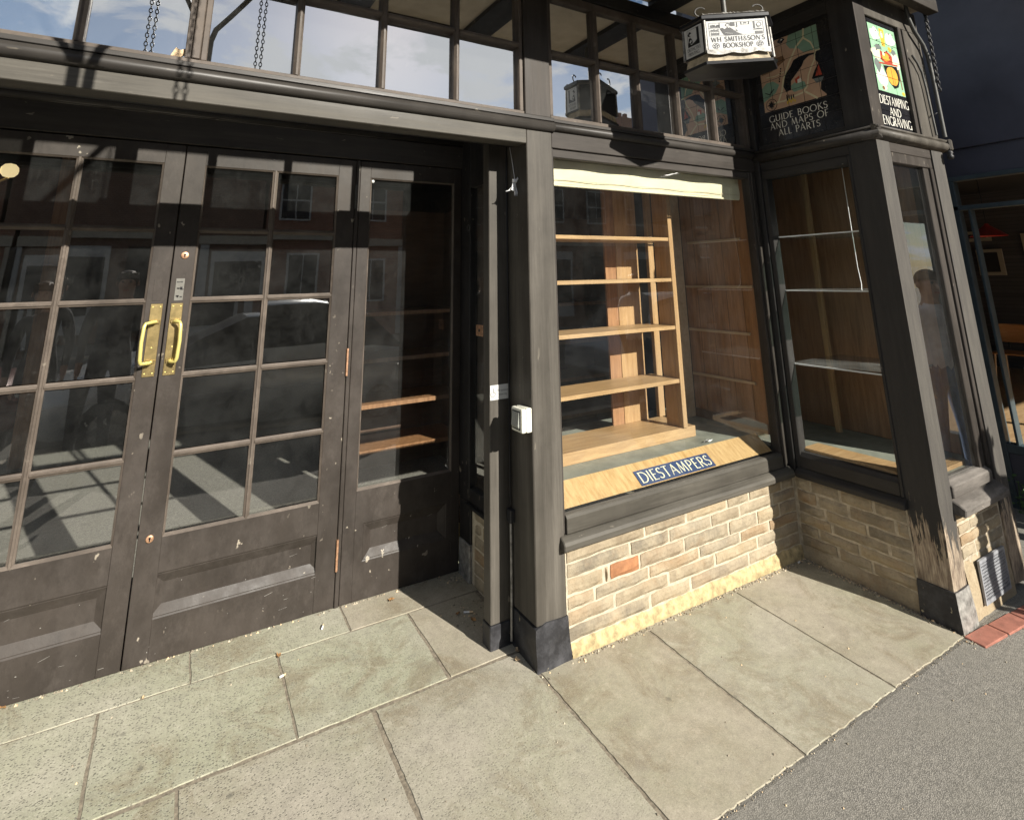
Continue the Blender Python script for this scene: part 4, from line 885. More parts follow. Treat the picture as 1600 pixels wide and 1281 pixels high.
# map picture: u runs 0..1 left to right (towards the street), v 0..1 upwards, within the picture area
mw = lambda u, v, d: (XB+.0195-d, -.064-u*.546, 2.407+v*.70)
PW, PH, PX, PY = .546, .70, .075, .31     # picture starts at u=PX.., v=PY..
def mp(x, y): return (PX+x*(.86-PX), PY+y*(.985-PY))
sh = [('t_sand', [mp(0, 0), mp(1, 0), mp(1, 1), mp(0, 1)])]
def add(mat, pts): sh.append((mat, ccw([mp(*p) for p in pts])))
def addl(mat, pts, w):
    for q in line([mp(*p) for p in pts], w): sh.append((mat, ccw(q)))
add('t_green', [(.55, 1), (.5, .88), (.55, .8), (.68, .76), (.75, .68), (.9, .66), (1, .64), (1, 1)])
add('t_green', [(0, .15), (.12, .2), (.22, .24), (.3, .34), (.2, .42), (.08, .42), (0, .36)])
add('t_green', blob(.60, .24, .13, .07, 12, .2, 4)); add('t_brown', [(.03, .55), (.2, .56), (.45, .66), (.42, .74), (.25, .74), (.1, .66), (.02, .6)]); add('t_grey', blob(.22, .70, .12, .06, 12, .3, 9))
add('t_black', [(.36, .3), (.40, .2), (.48, .22), (.5, .34), (.60, .42), (.70, .50), (.74, .56), (.82, .60), (.93, .6), (.93, .62), (.8, .64), (.68, .64), (.58, .62), (.52, .54), (.42, .46)])
add('t_black', [(.9, .62), (1, .64), (1, .02), (.93, .1), (.95, .2), (.82, .28), (.88, .38), (.95, .46), (.9, .54)])
add('t_red', [(.88, .30), (.98, .29), (.95, .44)]); add('t_grey', [(.84, .27), (1, .26), (.96, .2), (.88, .2)])
add('t_red', [(.56, .35), (.64, .38), (.63, .3), (.57, .28)]); add('t_white', [(.6, .33), (.66, .34), (.66, .28), (.6, .28)])
addl('t_road', [(.18, .09), (.25, .10), (.33, .24), (.38, .40), (.5, .6), (.66, .8), (.78, .88), (.80, 1)], .020)
addl('t_road', [(.78, .88), (.88, .78), (.93, .64), (.9, .52), (.84, .44), (.78, .34), (.74, .2), (.66, .13), (.45, .11), (.34, .09), (.25, .10)], .016)
addl('t_road', [(.70, .13), (.80, .05), (.86, .0)], .02); addl('t_road', [(.93, .64), (1, .64)], .012); addl('t_road', [(.4, .5), (.25, .48), (.1, .5)], .008)
for k in range(6): add('t_black', blob(.36+.0*k-.01*k, .56-.035*k, .012, .014, 6, .2, k))
for k in range(4): add('t_black', blob(.40+.035*k, .12-.0*k, .010, .05-.006*k, 8, .2, k+20))
for k in range(5): add('t_yellow', blob(.40+.03*k, .055+.02*(k % 2), .016, .025, 7, .3, k+40))
addl('t_black', [(.05, .28), (.12, .24), (.2, .3)], .008); addl('t_black', [(.12, .22), (.16, .3)], .008)
ringo = lambda r0, r1, n=24: [[(mp(.13, .085)[0]+r*math.cos(a)*.58, mp(.13, .085)[1]+r*math.sin(a)*.45) for (r, a) in ((r0, 6.283*i/n), (r1, 6.283*i/n), (r1, 6.283*(i+1)/n), (r0, 6.283*(i+1)/n))] for i in range(n)]
for q in ringo(.118, .13): sh.append(('t_black', ccw(q)))
for k in range(8):
    a = math.pi*k/4; c_ = mp(.13, .085); r = .115 if k % 2 == 0 else .08
    sh.append(('t_black', ccw([(c_[0]+r*math.cos(a)*.58, c_[1]+r*math.sin(a)*.45), (c_[0]+.045*math.cos(a+.5)*.58, c_[1]+.045*math.sin(a+.5)*.45), (c_[0], c_[1]), (c_[0]+.045*math.cos(a-.5)*.58, c_[1]+.045*math.sin(a-.5)*.45)])))
add('t_black', blob(.42, .96, .06, .035, 10, .3, 77)); add('t_white', blob(.43, .97, .02, .012, 8, .3, 78))
tp = obj('tile_picture', MB().box(XB+.0196, XB+.0199, -.61, -.064, 2.407, 3.107), 'tile_grout', P)
# mapf gets u,v in 0..1 so tiles are laid in that space
tiles(tp, lambda u, v, d: mw(u, v, d), [i/5 for i in range(6)], [0, .16, .30, .455, .61, .765, .92, 1.0], sh)
wr = lambda x, y, d: (XB+.0195-.0056-.0012-d, -.064-x, 2.407+y)
write('lettering', 'GUIDE BOOKS', wr, .066, .140, .043, 't_white', tp, width=.40, bold=1.0)
write('lettering', 'AND MAPS OF', wr, .066, .089, .043, 't_white', tp, width=.40, bold=1.0)
write('lettering', 'ALL PARTS', wr, .120, .038, .043, 't_white', tp, width=.285, bold=1.0)
# arms picture on the street face
sh = []
PX, PY = .12, .335
def mp(x, y): return (PX+x*(.965-PX), PY+y*(.955-PY))
add('t_mint', [(0, 0), (1, 0), (1, 1), (0, 1)])
add('t_white', blob(.22, .86, .16, .10, 12, .25, 1)); add('t_white', blob(.78, .84, .18, .11, 12, .25, 2)); add('t_cream', blob(.2, .56, .2, .09, 12, .3, 3)); add('t_cream', blob(.84, .50, .15, .14, 12, .3, 5))
add('t_white', blob(.22, .22, .18, .14, 12, .3, 6)); add('t_grey', blob(.24, .66, .15, .045, 12, .4, 7)); add('t_grey', blob(.80, .66, .16, .05, 12, .4, 8)); add('t_grey', blob(.14, .38, .12, .09, 10, .4, 12))
add('t_yellow', [(.42, .7), (.55, .7), (.58, .97), (.40, .97)]); add('t_cream', blob(.48, .88, .05, .06, 8, .2, 14)); add('t_yellow', blob(.7, .68, .06, .05, 8, .3, 15))
add('t_red', [(.28, .48), (.3, .62), (.42, .6), (.56, .64), (.74, .58), (.72, .46), (.5, .42)]); add('t_orange', blob(.5, .54, .14, .06, 12, .3, 16)); add('t_cream', blob(.42, .58, .05, .03, 8, .2, 17))
add('t_black', [(.34, .40), (.86, .44), (.90, .26), (.78, .12), (.62, .08), (.46, .16), (.38, .28)])
add('t_orange', blob(.62, .27, .21, .14, 16, .07, 18)); addl('t_red', [(.62, .15), (.60, .39)], .016); addl('t_red', [(.2, .42), (.9, .46)], .015)
add('t_cream', blob(.24, .06, .09, .05, 10, .3, 19)); add('t_brown', blob(.2, .045, .05, .03, 8, .3, 21)); add('t_yellow', blob(.93, .04, .05, .03, 8, .2, 22)); add('t_brown', [(.9, .1), (.94, .1), (.92, .4), (.88, .4)])
for k in range(14): add('t_black', blob(random.Random(k).uniform(.06, .95), random.Random(k+50).uniform(.5, .95), .022, .009, 6, .3, k))
tp2 = obj('tile_picture', MB().box(1.937, 2.31, YB+.0215, YB+.0217, 2.379, 3.083), 'tile_grout', P)
mf = lambda u, v, d: (1.938+u*.372, YB+.0213-d, 2.380+v*.702)
tiles(tp2, mf, [0, .115, .41, .70, .985], [0, .16, .32, .48, .64, .80, .96, 1.0], sh)
wf = lambda x, y, d: (1.938+x, YB+.0213-.0056-.0012-d, 2.380+y)
write('lettering', 'DIESTAMPING', wf, .030, .152, .056, 't_white', tp2, width=.335, bold=1.25, track=.04)
write('lettering', 'AND', wf, .125, .088, .050, 't_white', tp2, width=.13, bold=1.3, track=.04)
write('lettering', 'ENGRAVING', wf, .030, .024, .056, 't_white', tp2, width=.33, bold=1.25, track=.04)

# ------------------------------------------------------------------ hanging lantern sign
LZ = 2.678
_c = Vector((-1.427, -2.322, 1.583)); lc1 = _c+(Vector((.865, -.462, 2.748))-_c)*.94; lc2 = _c+(Vector((1.160, -.640, 2.748))-_c)*.94
e = (lc2-lc1); ln = e.length; e.normalize(); inn = Vector((-e.y, e.x, 0)); inn = inn if inn.y > 0 else -inn
cen = (lc1+lc2)/2+inn*.125
lan = thing('hanging_lantern', tuple(cen+Vector((0, 0, -.05))), 'white and black lantern shaped WH SMITH & SON\'S BOOKSHOP sign hanging under the overhang', 'sign')
def lp_(u, w, z): return cen+e*u+inn*w+Vector((0, 0, z*.86+u*.045))
hw_, hd = ln/2, .125
hexa = [(-hw_, -hd), (hw_, -hd), (hw_+.075, 0), (hw_, hd), (-hw_, hd), (-hw_-.075, 0)]
def hexring(s_, z): return [lp_(x*s_[0], y*s_[1], z) for x, y in hexa]
def loft(mb, rings, m=0, cap=True):
    b = len(mb.v)
    for r in rings: mb.v += [tuple(v) for v in r]
    n = len(rings[0])
    for k in range(len(rings)-1):
        for i in range(n): mb.f.append((b+k*n+i, b+k*n+(i+1) % n, b+(k+1)*n+(i+1) % n, b+(k+1)*n+i)); mb.mi.append(m); mb.sm.append(False)
    if cap: mb.f.append(tuple(b+i for i in range(n-1, -1, -1))); mb.f.append(tuple(b+(len(rings)-1)*n+i for i in range(n))); mb.mi += [m]*2; mb.sm += [False]*2
    return mb
mb = MB(); loft(mb, [hexring((.99, .99), -.005), hexring((.97, .97), .20)]); obj('lantern_body', mb, 'black', lan)
mb = MB(); loft(mb, [hexring((1.04, 1.04), .198), hexring((1.07, 1.08), .205), hexring((1.07, 1.08), .225), hexring((1.02, 1.02), .232)]); obj('lantern_eaves', mb, 'black', lan)
mb = MB(); loft(mb, [hexring((1.05, 1.05), .2325), hexring((.62, .6), .262), hexring((.25, .25), .285)]); obj('lantern_roof', mb, 'rust', lan)
mb = MB(); loft(mb, [hexring((.98, .98), -.060), hexring((.93, .92), -.0052)]); obj('lantern_base', mb, 'rust', lan)
mb = MB(); loft(mb, [hexring((.6, .6), -.088), hexring((1.04, 1.05), -.082), hexring((1.05, 1.06), -.064), hexring((1.0, 1.0), -.0602)]); obj('lantern_underside', mb, 'black', lan)
# corner posts and ragged trim of the frame
for i, (x, y) in enumerate(hexa): obj('lantern_stile', MB().tube([lp_(x, y, -.004), lp_(x*.98, y*.98, .2)], .0075, 6), 'metal_old', lan)
tr = MB(); n = 26
for k in range(n):
    u0, u1 = -hw_+2*hw_*k/n, -hw_+2*hw_*(k+1)/n; d0 = .012+.012*abs(math.sin(math.pi*2.5*k/n)); d1_ = .012+.012*abs(math.sin(math.pi*2.5*(k+1)/n))
    tr.add([lp_(u0, -hd-.010, -d0-.004), lp_(u1, -hd-.010, -d1_-.004), lp_(u1, -hd-.010, .006), lp_(u0, -hd-.010, .006), lp_(u0, -hd-.004, -d0-.004), lp_(u1, -hd-.004, -d1_-.004), lp_(u1, -hd-.004, .006), lp_(u0, -hd-.004, .006)],
           [(0, 1, 2, 3), (7, 6, 5, 4), (0, 4, 5, 1), (3, 2, 6, 7)])
obj('lantern_trim', tr, 'metal_old', lan)
tr = MB()
for k in range(n):
    u0, u1 = -hw_+2*hw_*k/n, -hw_+2*hw_*(k+1)/n; d0 = random.uniform(.012, .022); d1_ = random.uniform(.012, .022)
    tr.add([lp_(u0, -hd*1.04, .232), lp_(u1, -hd*1.04, .232), lp_(u1, -hd*.9, .232+d1_), lp_(u0, -hd*.9, .232+d0)], [(0, 1, 2, 3)])
obj('lantern_trim', tr, 'metal_old', lan)
def panel(mapp, w_, h_):
    o = obj('sign_panel', MB().add([mapp(0, 0, .001), mapp(w_, 0, .001), mapp(w_, h_, .001), mapp(0, h_, .001)], [(0, 1, 2, 3)]), 'enamel', lan)
    return o
fm = lambda x, y, d: lp_(-hw_+.010+x, -hd*(.99-.02*y/.2)-.0045-d, .004+y)
w_, h_ = ln-.020, .186
pn = panel(fm, w_, h_)
def pic(mapp, parent, shapes, x0, y0, w, h, mat):
    mb = MB()
    for k, poly in enumerate(shapes):
        q = clip(ccw(poly), 0, 1, 0, 1)
        if q: mb.add([mapp(x0+x*w, y0+y*h, .0016+k*.00002) for x, y in q], [tuple(range(len(q)))])
    o = obj('picture', mb, mat, parent); o['kind'] = 'stuff'; return o
rr = random.Random(5); dark = []; 
dark += line([(0, 0), (1, 0)], .02)+line([(0, 1), (1, 1)], .03)+line([(0, 0), (0, 1)], .012)+line([(1, 0), (1, 1)], .012)
dark += line([(.2, .62), (.02, .62)], .03)+line([(.02, .34), (.18, .34)], .03)+line([(.2, .6), (.2, 1)], .012)
for k in range(11): x = .03+k*.0155; hh = rr.uniform(.1, .22); dark.append([(x, .66), (x+.009, .66), (x+.009, .66+hh), (x, .66+hh)]); 
for k in range(9): x = .03+k*.017; hh = rr.uniform(.08, .18); dark.append([(x, .38), (x+.008, .38), (x+.008, .38+hh), (x, .38+hh)])
for k in range(8): x = .03+k*.02; dark.append([(x, .05), (x+.008, .05), (x+.014, .25+rr.uniform(-.05, .05)), (x+.004, .25)])
gray = [[(.2, .55), (.25, .6), (.34, .32), (.42, .08), (.6, .02), (.58, .0), (.3, .0), (.26, .1)], [(.27, .42), (.33, .62), (.38, .62), (.44, .44), (.47, .3), (.5, .22), (.6, .03), (.4, .02), (.34, .2)],
        blob(.35, .8, .045, .1, 12, .05, 3), [(.46, .3), (.49, .48), (.53, .28)], [(.30, .82), (.34, .96), (.4, .9), (.36, .84)],
        [(.40, .70), (.48, .70), (.48, .98), (.40, .98)], [(.64, .86), (.70, .86), (.70, .93), (.64, .93)], [(.84, .02), (.98, .02), (.98, .2), (.84, .22)], [(.82, .42), (.85, .42), (.85, .98), (.82, .98)], blob(.92, .72, .05, .2, 12, .2, 7), [(.8, .34), (.9, .44), (.98, .40), (.98, .34)]]
light = [blob(.345, .78, .03, .075, 10, .05, 4), [(.35, .6), (.38, .64), (.37, .52)], line([(.30, .2), (.42, .12), (.5, .2)], .02)[0], blob(.92, .72, .035, .14, 10, .2, 8), [(.46, .34), (.485, .44), (.50, .30)]]
dark += line([(.48, .62), (.52, .62), (.52, 1)], .012)+line([(.60, .78), (.74, .78), (.74, 1)], .012)+line([(.60, .78), (.60, 1)], .012)
pic(fm, pn, dark, .012, .088, w_-.024, .084, 'black'); pic(lambda x, y, d: fm(x, y, d+.0006), pn, gray, .012, .088, w_-.024, .084, 'grey_ink'); pic(lambda x, y, d: fm(x, y, d+.0012), pn, light, .012, .088, w_-.024, .084, 'enamel')
write('lettering', "WH SMITH&SON'S", fm, .018, .050, .030, 'black', pn, width=w_-.030, z=.0016, bold=1.75)
write('lettering', 'BOOKSHOP', fm, .075, .010, .030, 'black', pn, width=w_-.15, z=.0016, bold=1.75)
ro = []
for cx_ in (.040, w_-.040):
    for k in range(20): a, b = 6.283*k/20, 6.283*(k+1)/20; ro.append([(cx_+.016*math.cos(a), .025+.016*math.sin(a)), (cx_+.0185*math.cos(a), .025+.0185*math.sin(a)), (cx_+.0185*math.cos(b), .025+.0185*math.sin(b)), (cx_+.016*math.cos(b), .025+.016*math.sin(b))])
    for k in range(5): a = 1.57+6.283*k/5; ro.append([(cx_+.013*math.cos(a+t)*s_, .025+.013*math.sin(a+t)*s_) for t, s_ in ((-.45, .7), (-.2, 1), (.2, 1), (.45, .7), (0, .2))])
mb = MB()
for k, q in enumerate(ro): q = ccw(q); mb.add([fm(x, y, .0016+k*.00001) for x, y in q], [tuple(range(len(q)))])
o = obj('rose_emblem', mb, 'black', pn); o['kind'] = 'stuff'
# left panel
A_, B_ = hexa[5], hexa[0]
def lm(x, y, d):
    L_ = math.hypot(B_[0]-A_[0], B_[1]-A_[1]); t = (.014+x)/L_; ux = A_[0]+(B_[0]-A_[0])*t; uy = A_[1]+(B_[1]-A_[1])*t
    nx_, ny_ = -(A_[1]-B_[1])/L_, (A_[0]-B_[0])/L_; 
    if nx_*-1 < 0 and ny_ > 0: nx_, ny_ = -nx_, -ny_
    return lp_(ux-abs(nx_)*(.0015+d), uy-abs(ny_)*(.0015+d), .004+y)
w2 = math.hypot(B_[0]-A_[0], B_[1]-A_[1])-.028
pn2 = panel(lm, w2, h_)
pic(lm, pn2, line([(0, 0), (1, 0)], .03)+line([(0, 0), (0, 1)], .05)+line([(0, 1), (1, 1)], .03)+[[(.62, .0), (1, .0), (1, 1), (.8, 1), (.8, .3), (.62, .2)], [(0, 0), (.62, .0), (.62, .2), (.3, .1), (.05, .3)], blob(.22, .74, .15, .16, 10, .2, 3), [(.05, .2), (.12, .55), (.32, .5), (.42, .3), (.4, .15)]], .02, .068, w2-.04, .108, 'black')
pic(lambda x, y, d: lm(x, y, d+.0006), pn2, [blob(.28, .68, .08, .09, 10, .1, 5), [(.15, .3), (.3, .42), (.36, .3), (.2, .2)], [(.55, .3), (.72, .35), (.7, .5), (.56, .46)]], .02, .068, w2-.04, .108, 'enamel')
write('lettering', 'DISTINCTIVE', lm, .014, .038, .021, 'black', pn2, width=w2-.03, z=.0016, bold=1.5)
write('lettering', 'PRINTING', lm, .018, .010, .021, 'black', pn2, width=w2-.045, z=.0016, bold=1.5)
# hanger: rod and scrolls
obj('hanging_rod', MB().tube([lp_(0, 0, .28), lp_(0, 0, .60)], .014, 10), 'iron_grey', lan)
for (u, w, s_) in ((-hw_*.93, -.06, 1), (hw_*.93, -.06, -1), (-hw_*.5, .1, 1), (hw_*.5, .1, -1)):
    pts = [lp_(u+s_*(.0+.030*math.cos(a))*1.0, w, .262+.026+.030*math.sin(a)) for a in [R(x) for x in range(-60, -330, -22)]]
    pts.append(lp_(u+s_*.015, w, .262)) if False else None
    obj('scroll', MB().tube(pts, .0042, 6), 'iron_grey', lan)

obj('glass_fixing', MB().lathe((-.522, YD+.018, 2.143), [(.010, 0), (.009, -.005), (0, -.006)], 14, 0, 1), 'enamel', d3)
# ------------------------------------------------------------------ small fittings
swb = thing('bell_switch', (-.0005, .06, .95), 'white weatherproof bell switch on the side of the grey pillar', 'switch')
obj('back_box', MB().box(-.030, -.0006, -.0, .095, .902, 1.004), 'white', swb, .006, seg=2)
obj('front_cover', MB().box(-.055, -.0305, .0, .095, .903, 1.003), 'white', swb, .006, seg=2)
obj('rocker_surround', MB().box(-.0568, -.0552, .014, .084, .914, .992), 'black', swb, .0006)
obj('rocker', MB().prism([(-.0572, .918), (-.0655, .93), (-.060, .988), (-.0572, .988)], 1, .018, .080), 'grey_plastic', swb, .003, seg=2)
stk = tag(obj('notice_sticker', MB().box(-.105, .0-.002, .2080, .2095, 1.013, 1.079), 'enamel', loc=(-.05, .2085, 1.045)), 'white sticker with a wheelchair symbol on the narrow recess post', 'sticker')
sp = MB(); sp_m = lambda x, z: (x, .2076, z)
def st_line(pts, w=.0022):
    for q in line(pts, w): sp.add([sp_m(*p) for p in ccw(q)], [(0, 1, 2, 3)])
st_line([(-.088, 1.057), (-.087, 1.045), (-.078, 1.044), (-.073, 1.034)]); st_line([(-.086, 1.051), (-.079, 1.051)])
st_line([(-.090+.0115*math.cos(R(a)), 1.038+.0115*math.sin(R(a))) for a in range(110, 370, 26)], .002)
sp.add([sp_m(*p) for p in blob(-.088, 1.061, .003, .003, 8, 0)], [tuple(range(8))])
obj('sticker_symbol', sp, 'black', stk)
def tiny(s_, x, z, w):
    cu = bpy.data.curves.new('txt', 'FONT'); cu.body = s_; cu.size = .012; to = bpy.data.objects.new('txt', cu); COL.objects.link(to)
    bpy.context.view_layer.update(); me = bpy.data.meshes.new_from_object(to.evaluated_get(bpy.context.evaluated_depsgraph_get())); bpy.data.objects.remove(to)
    xs_ = [v.co.x for v in me.vertices]; k = w/(max(xs_)-min(xs_)); o = wloc(stk)
    for v in me.vertices: v.co = Vector((x+v.co.x*k, .2074, z+v.co.y))-o
    me.materials.clear(); me.materials.append(MATS['black']); t_ = bpy.data.objects.new('lettering', me); COL.objects.link(t_); t_.parent = stk
tiny('For assistance', -.066, 1.050, .058); tiny('please ring', -.058, 1.032, .042)
def cable_thing():
    c = thing('tied_cord', (-.012, .10, 2.04), 'bundle of white cord knotted and hanging beside the grey pillar', 'cord')
    m = MB().tube([(-.004, .165, 2.25), (-.008, .13, 2.15), (-.012, .104, 2.065)], .0016, 6)
    for k in range(5):
        a = .004*k; m.tube([(-.014-a*.5, .10, 2.065), (-.020-a, .098, 2.03-a), (-.018+a, .096, 1.985+a), (-.010+a, .10, 1.985), (-.009, .10, 2.03), (-.013, .10, 2.062)], .0022, 6)
    m.tube([(-.014, .10, 2.05), (-.045, .11, 2.012), (-.060, .115, 2.006), (-.02, .10, 2.018)], .0022, 6)
    for k in range(4): m.tube([(-.015+.012*math.cos(a*.7+k), .10+.009*math.sin(a*.7+k), 2.055+.004*k) for a in range(9)], .0024, 6)
    m.tube([(-.012, .10, 2.06), (-.002, .09, 2.078), (.0-.004, .085, 2.07), (-.012, .098, 2.055)], .003, 6)
    obj('cord_bundle', m, 'white_cord', c)
cable_thing()
pb_ = MB().tube([(-.012, .19, .56), (-.012, .19, 1.0), (-.010, .195, 2.2)], .0035, 6)
tag(obj('black_cable', pb_, 'black', loc=(-.012, .19, .56)), 'thin black cable running up the inner side of the grey pillar', 'cable')
jb = MB().box(-.026, -.001, .165, .205, .49, .545); jo = tag(obj('cable_box', jb, 'iron', bevel=.004, loc=(-.01, .185, .49)), 'small dark cable box low on the side of the grey pillar', 'box')
obj('conduit', MB().tube([(-.012, .187, .49), (-.012, .187, .25), (-.014, .189, .03)], .006, 8), 'metal_old', jo)
# pipe, chains at the bay corner
pipe = thing('drain_pipe', (2.59, YB-.03, 2.38), 'dark pipe bending down the corner of the bay past the crest tiles', 'pipe')
obj('pipe_run', MB().tube([(2.42, YB-.03, 3.32), (2.425, YB-.03, 3.16), (2.47, YB-.03, 3.08), (2.56, YB-.03, 3.0), (2.595, YB-.03, 2.93), (2.605, YB-.03, 2.8), (2.605, YB-.03, 2.385)], .012, 10), 'iron_grey', pipe)
obj('pipe_run', MB().tube([(2.40, YB-.02, 2.90), (2.45, YB-.02, 2.86), (2.49, YB-.02, 2.8), (2.505, YB-.02, 2.7), (2.52, YB-.02, 2.39)], .007, 8), 'iron_grey', pipe)
obj('pipe_hook', MB().tube([(2.53, YB-.002, 2.52), (2.53, YB-.03, 2.525), (2.545, YB-.035, 2.535)], .004, 6), 'iron', pipe)
obj('drain_clip', MB().lathe((2.60, YB-.04, 2.27), [(.0, -.03), (.014, -.028), (.02, -.01), (.012, .0), (.02, .012), (.01, .026), (0, .028)], 12), 'iron', pipe)
def chain(x, y, z0, z1, label, x2=None, r=.0032, rw=.0085, pitch=.024, group='hanging chains'):
    n = int((z1-z0)/pitch); m = MB(); L_ = .016
    for k in range(n):
        t = k/n; zc = z1-(k+.5)*pitch; xc = x+((x2-x)*t if x2 else 0)+random.uniform(-.001, .001); pts = []
        for a in range(10):
            an = 2*math.pi*a/10; u, w = rw*math.cos(an), L_*math.sin(an); pts.append((xc+(u if k % 2 else 0), y+(0 if k % 2 else u), zc+w))
        m.tube(pts, r, 5, closed=True)
    return tag(obj('chain', m, 'iron', loc=(x, y, z1)), label, 'chain', group)
chain(2.60, YB-.06, 2.66, 3.42, 'rusty dark chain hanging closest to the pipe at the bay corner', x2=2.585)
chain(2.64, YB-.05, 2.70, 3.42, 'dark chain hanging at the outer right edge of the bay corner', x2=2.61)
for (x, l) in ((-1.145, 'left strand of the right chain pair hanging from the street bracket'), (-1.115, 'right strand of the right chain pair hanging from the street bracket'), (-1.715, 'right strand of the left chain pair hanging from the street bracket'), (-1.745, 'left strand of the left chain pair hanging from the street bracket')):
    chain(x, -1.25, 2.78, 3.9, l, r=.003, rw=.0082, pitch=.026)
br = thing('iron_bracket', (-1.4, -1.25, 2.85), 'grey iron sign bracket with bent tubes held out from the upper wall', 'bracket')
obj('bracket_tube', MB().tube([(-1.405, -1.25, 2.78), (-1.40, -1.25, 3.02), (-1.38, -1.25, 3.10), (-1.31, -1.24, 3.2), (-1.2, -1.2, 3.36), (-1.1, -1.1, 3.5), (-1.0, -.84, 3.6)], .016, 10), 'iron_grey', br)
obj('bracket_tube', MB().tube([(-1.445, -1.25, 2.78), (-1.445, -1.25, 3.9)], .018, 10), 'iron_grey', br)
obj('bracket_tube', MB().tube([(-1.46, -1.25, 3.02), (-1.6, -1.22, 3.3), (-1.75, -1.1, 3.5), (-1.85, -.84, 3.6)], .014, 10), 'iron_grey', br)
obj('bracket_bar', MB().box(-1.9, -1.0, -1.27, -1.23, 3.9, 3.96).box(-1.42, -1.38, -1.23, -.83, 3.9, 3.94), 'iron', br, .004)

# ------------------------------------------------------------------ litter on the ground
def leaf(x, y, s_, rot, mat, label, up_=.003):
    r = random.Random(int(x*999+y*77)); n = 11; m = MB(); c = []
    for i in range(n):
        a = 2*math.pi*i/n; q = s_*(1 if i % 2 else .55)*r.uniform(.8, 1.2); u, w = q*math.cos(a), q*.6*math.sin(a)
        X, Y = x+u*math.cos(rot)-w*math.sin(rot), y+u*math.sin(rot)+w*math.cos(rot); c.append((X, Y, GZ(X, Y)+.005+up_*r.uniform(.2, 2.5)))
    c.append((x, y, GZ(x, y)+.0052)); m.add(c, [(i, (i+1) % n, n) for i in range(n)])
    tag(obj('leaf', m, mat, loc=(x, y, GZ(x, y)+.005)), label, 'leaf', 'fallen leaves on the paving')
leaf(-.005, .145, .026, .5, 'leaf_pale', 'pale dry leaf against the foot of the recess post', .006); leaf(-.04, .10, .02, 2.1, 'leaf_pale', 'small tan leaf just in front of the recess post foot')
leaf(-.36, .79, .026, .9, 'leaf', 'brown leaf in the sun beneath the fixed door panel'); leaf(-1.80, .45, .028, .4, 'leaf', 'reddish brown leaf at the left edge of the paving')
leaf(-.12, .52, .02, .4, 'leaf', 'dark leaf in the shaded corner by the white butt'); leaf(-.08, .44, .022, 1.4, 'leaf', 'dark leaf in the shade behind the recess post'); leaf(-.9, .64, .02, 1.5, 'leaf', 'small red brown leaf in the joint before the hinge')
leaf(-1.83, .86, .022, .1, 'leaf', 'rust coloured leaf under the left door edge'); leaf(-1.38, .7-.05, .01, 1.1, 'leaf_pale', 'tiny pale leaf scrap at the slab corner')
lf = MB(); q0 = Vector((-1.494-.03, .034, 2.43))
lf.add([q0+Vector(p)*.9 for p in ((-.03, 0, -.015), (-.012, .004, -.018), (.0, 0, -.022), (.012, .004, -.004), (.03, .006, .01), (.022, .002, .03), (.004, 0, .02), (-.012, .006, .032), (-.02, .0, .01), (0, -.006, .002))], [(i, (i+1) % 9, 9) for i in range(9)])
tag(obj('leaf', lf, 'leaf_pale', loc=tuple(q0)), 'pale curled leaf caught at the foot of the transom glass, upper left', 'leaf')
def butt(x, y, rot, l, label):
    z = GZ(x, y)+.0085; dx, dy = math.cos(rot)*l/2, math.sin(rot)*l/2
    m = MB().tube([(x-dx, y-dy, z), (x+dx*.2, y+dy*.2, z)], .0042, 8).tube([(x+dx*.21, y+dy*.21, z), (x+dx, y+dy, z)], .0041, 8, 1)
    tag(obj('cigarette_butt', m, ['white_cord', 'leaf_pale'], loc=(x, y, z)), label, 'cigarette butt', 'cigarette butts')
butt(-.075, .50, -.5, .045, 'white cigarette butt lying in the shaded recess corner'); butt(-.70, .74, 1.2, .03, 'cigarette butt on the sunlit flags below the hinge'); butt(1.735, -.03, .2, .03, 'cigarette butt in the inner corner under the display window')
butt(-.905, .50, .3, .025, 'cigarette butt near the small red brown leaf')
gr = MB(); rr = random.Random(21)
def grit(cx, cy, sx, sy, n, s0=.002, s1=.006):
    for _ in range(n):
        x, y = cx+rr.gauss(0, sx), cy+rr.gauss(0, sy); s_ = rr.uniform(s0, s1); z = GZ(x, y)+.004; k = rr.choice((0, 0, 0, 0, 1, 2))
        gr.add([(x-s_, y-s_*.7, z-.002), (x+s_, y-s_*.8, z-.002), (x+s_*.9, y+s_, z-.002), (x-s_*.8, y+s_*.7, z-.002), (x+rr.uniform(-s_, s_)*.4, y, z+s_*.8)], [(0, 1, 4), (1, 2, 4), (2, 3, 4), (3, 0, 4)], k)
for i in range(12): grit(XB-.03, -.06-i*.055, .012, .03, 14)
for i in range(30): grit(.2+i*.053, -.03, .03, .007, 7)
for i in range(22): grit(-1.9+i*.085, YD-.008, .03, .004, 6)
grit(.0, .80, .04, .03, 60); grit(-.06, .5, .05, .08, 40); grit(.02, .03, .03, .05, 30, .002, .005); grit(1.84, -.83, .05, .015, 60)
for _ in range(70): grit(rr.uniform(-1.9, 1.7), rr.uniform(-.75, .6), 0, 0, 1, .0015, .0045)
for _ in range(90): grit(rr.uniform(.2, 2.6), rr.uniform(-1.7, -.85), 0, 0, 1, .0015, .004)
for i in range(30): grit(rr.uniform(.17, 1.78), -.022, .02, .008, 6, .001, .003)
for i in range(40): grit(XB-.02, -rr.uniform(.02, .78), .012, .02, 9, .001, .004)
for i in range(70): xx_ = rr.uniform(.0, 1.8); grit(xx_, -.808, .01, .007, 2, .001, .0025)
o = obj('grit', gr, ['joint', 'mortar', 'leaf_pale'], loc=(0, 0, 0)); tag(o, kind='stuff')

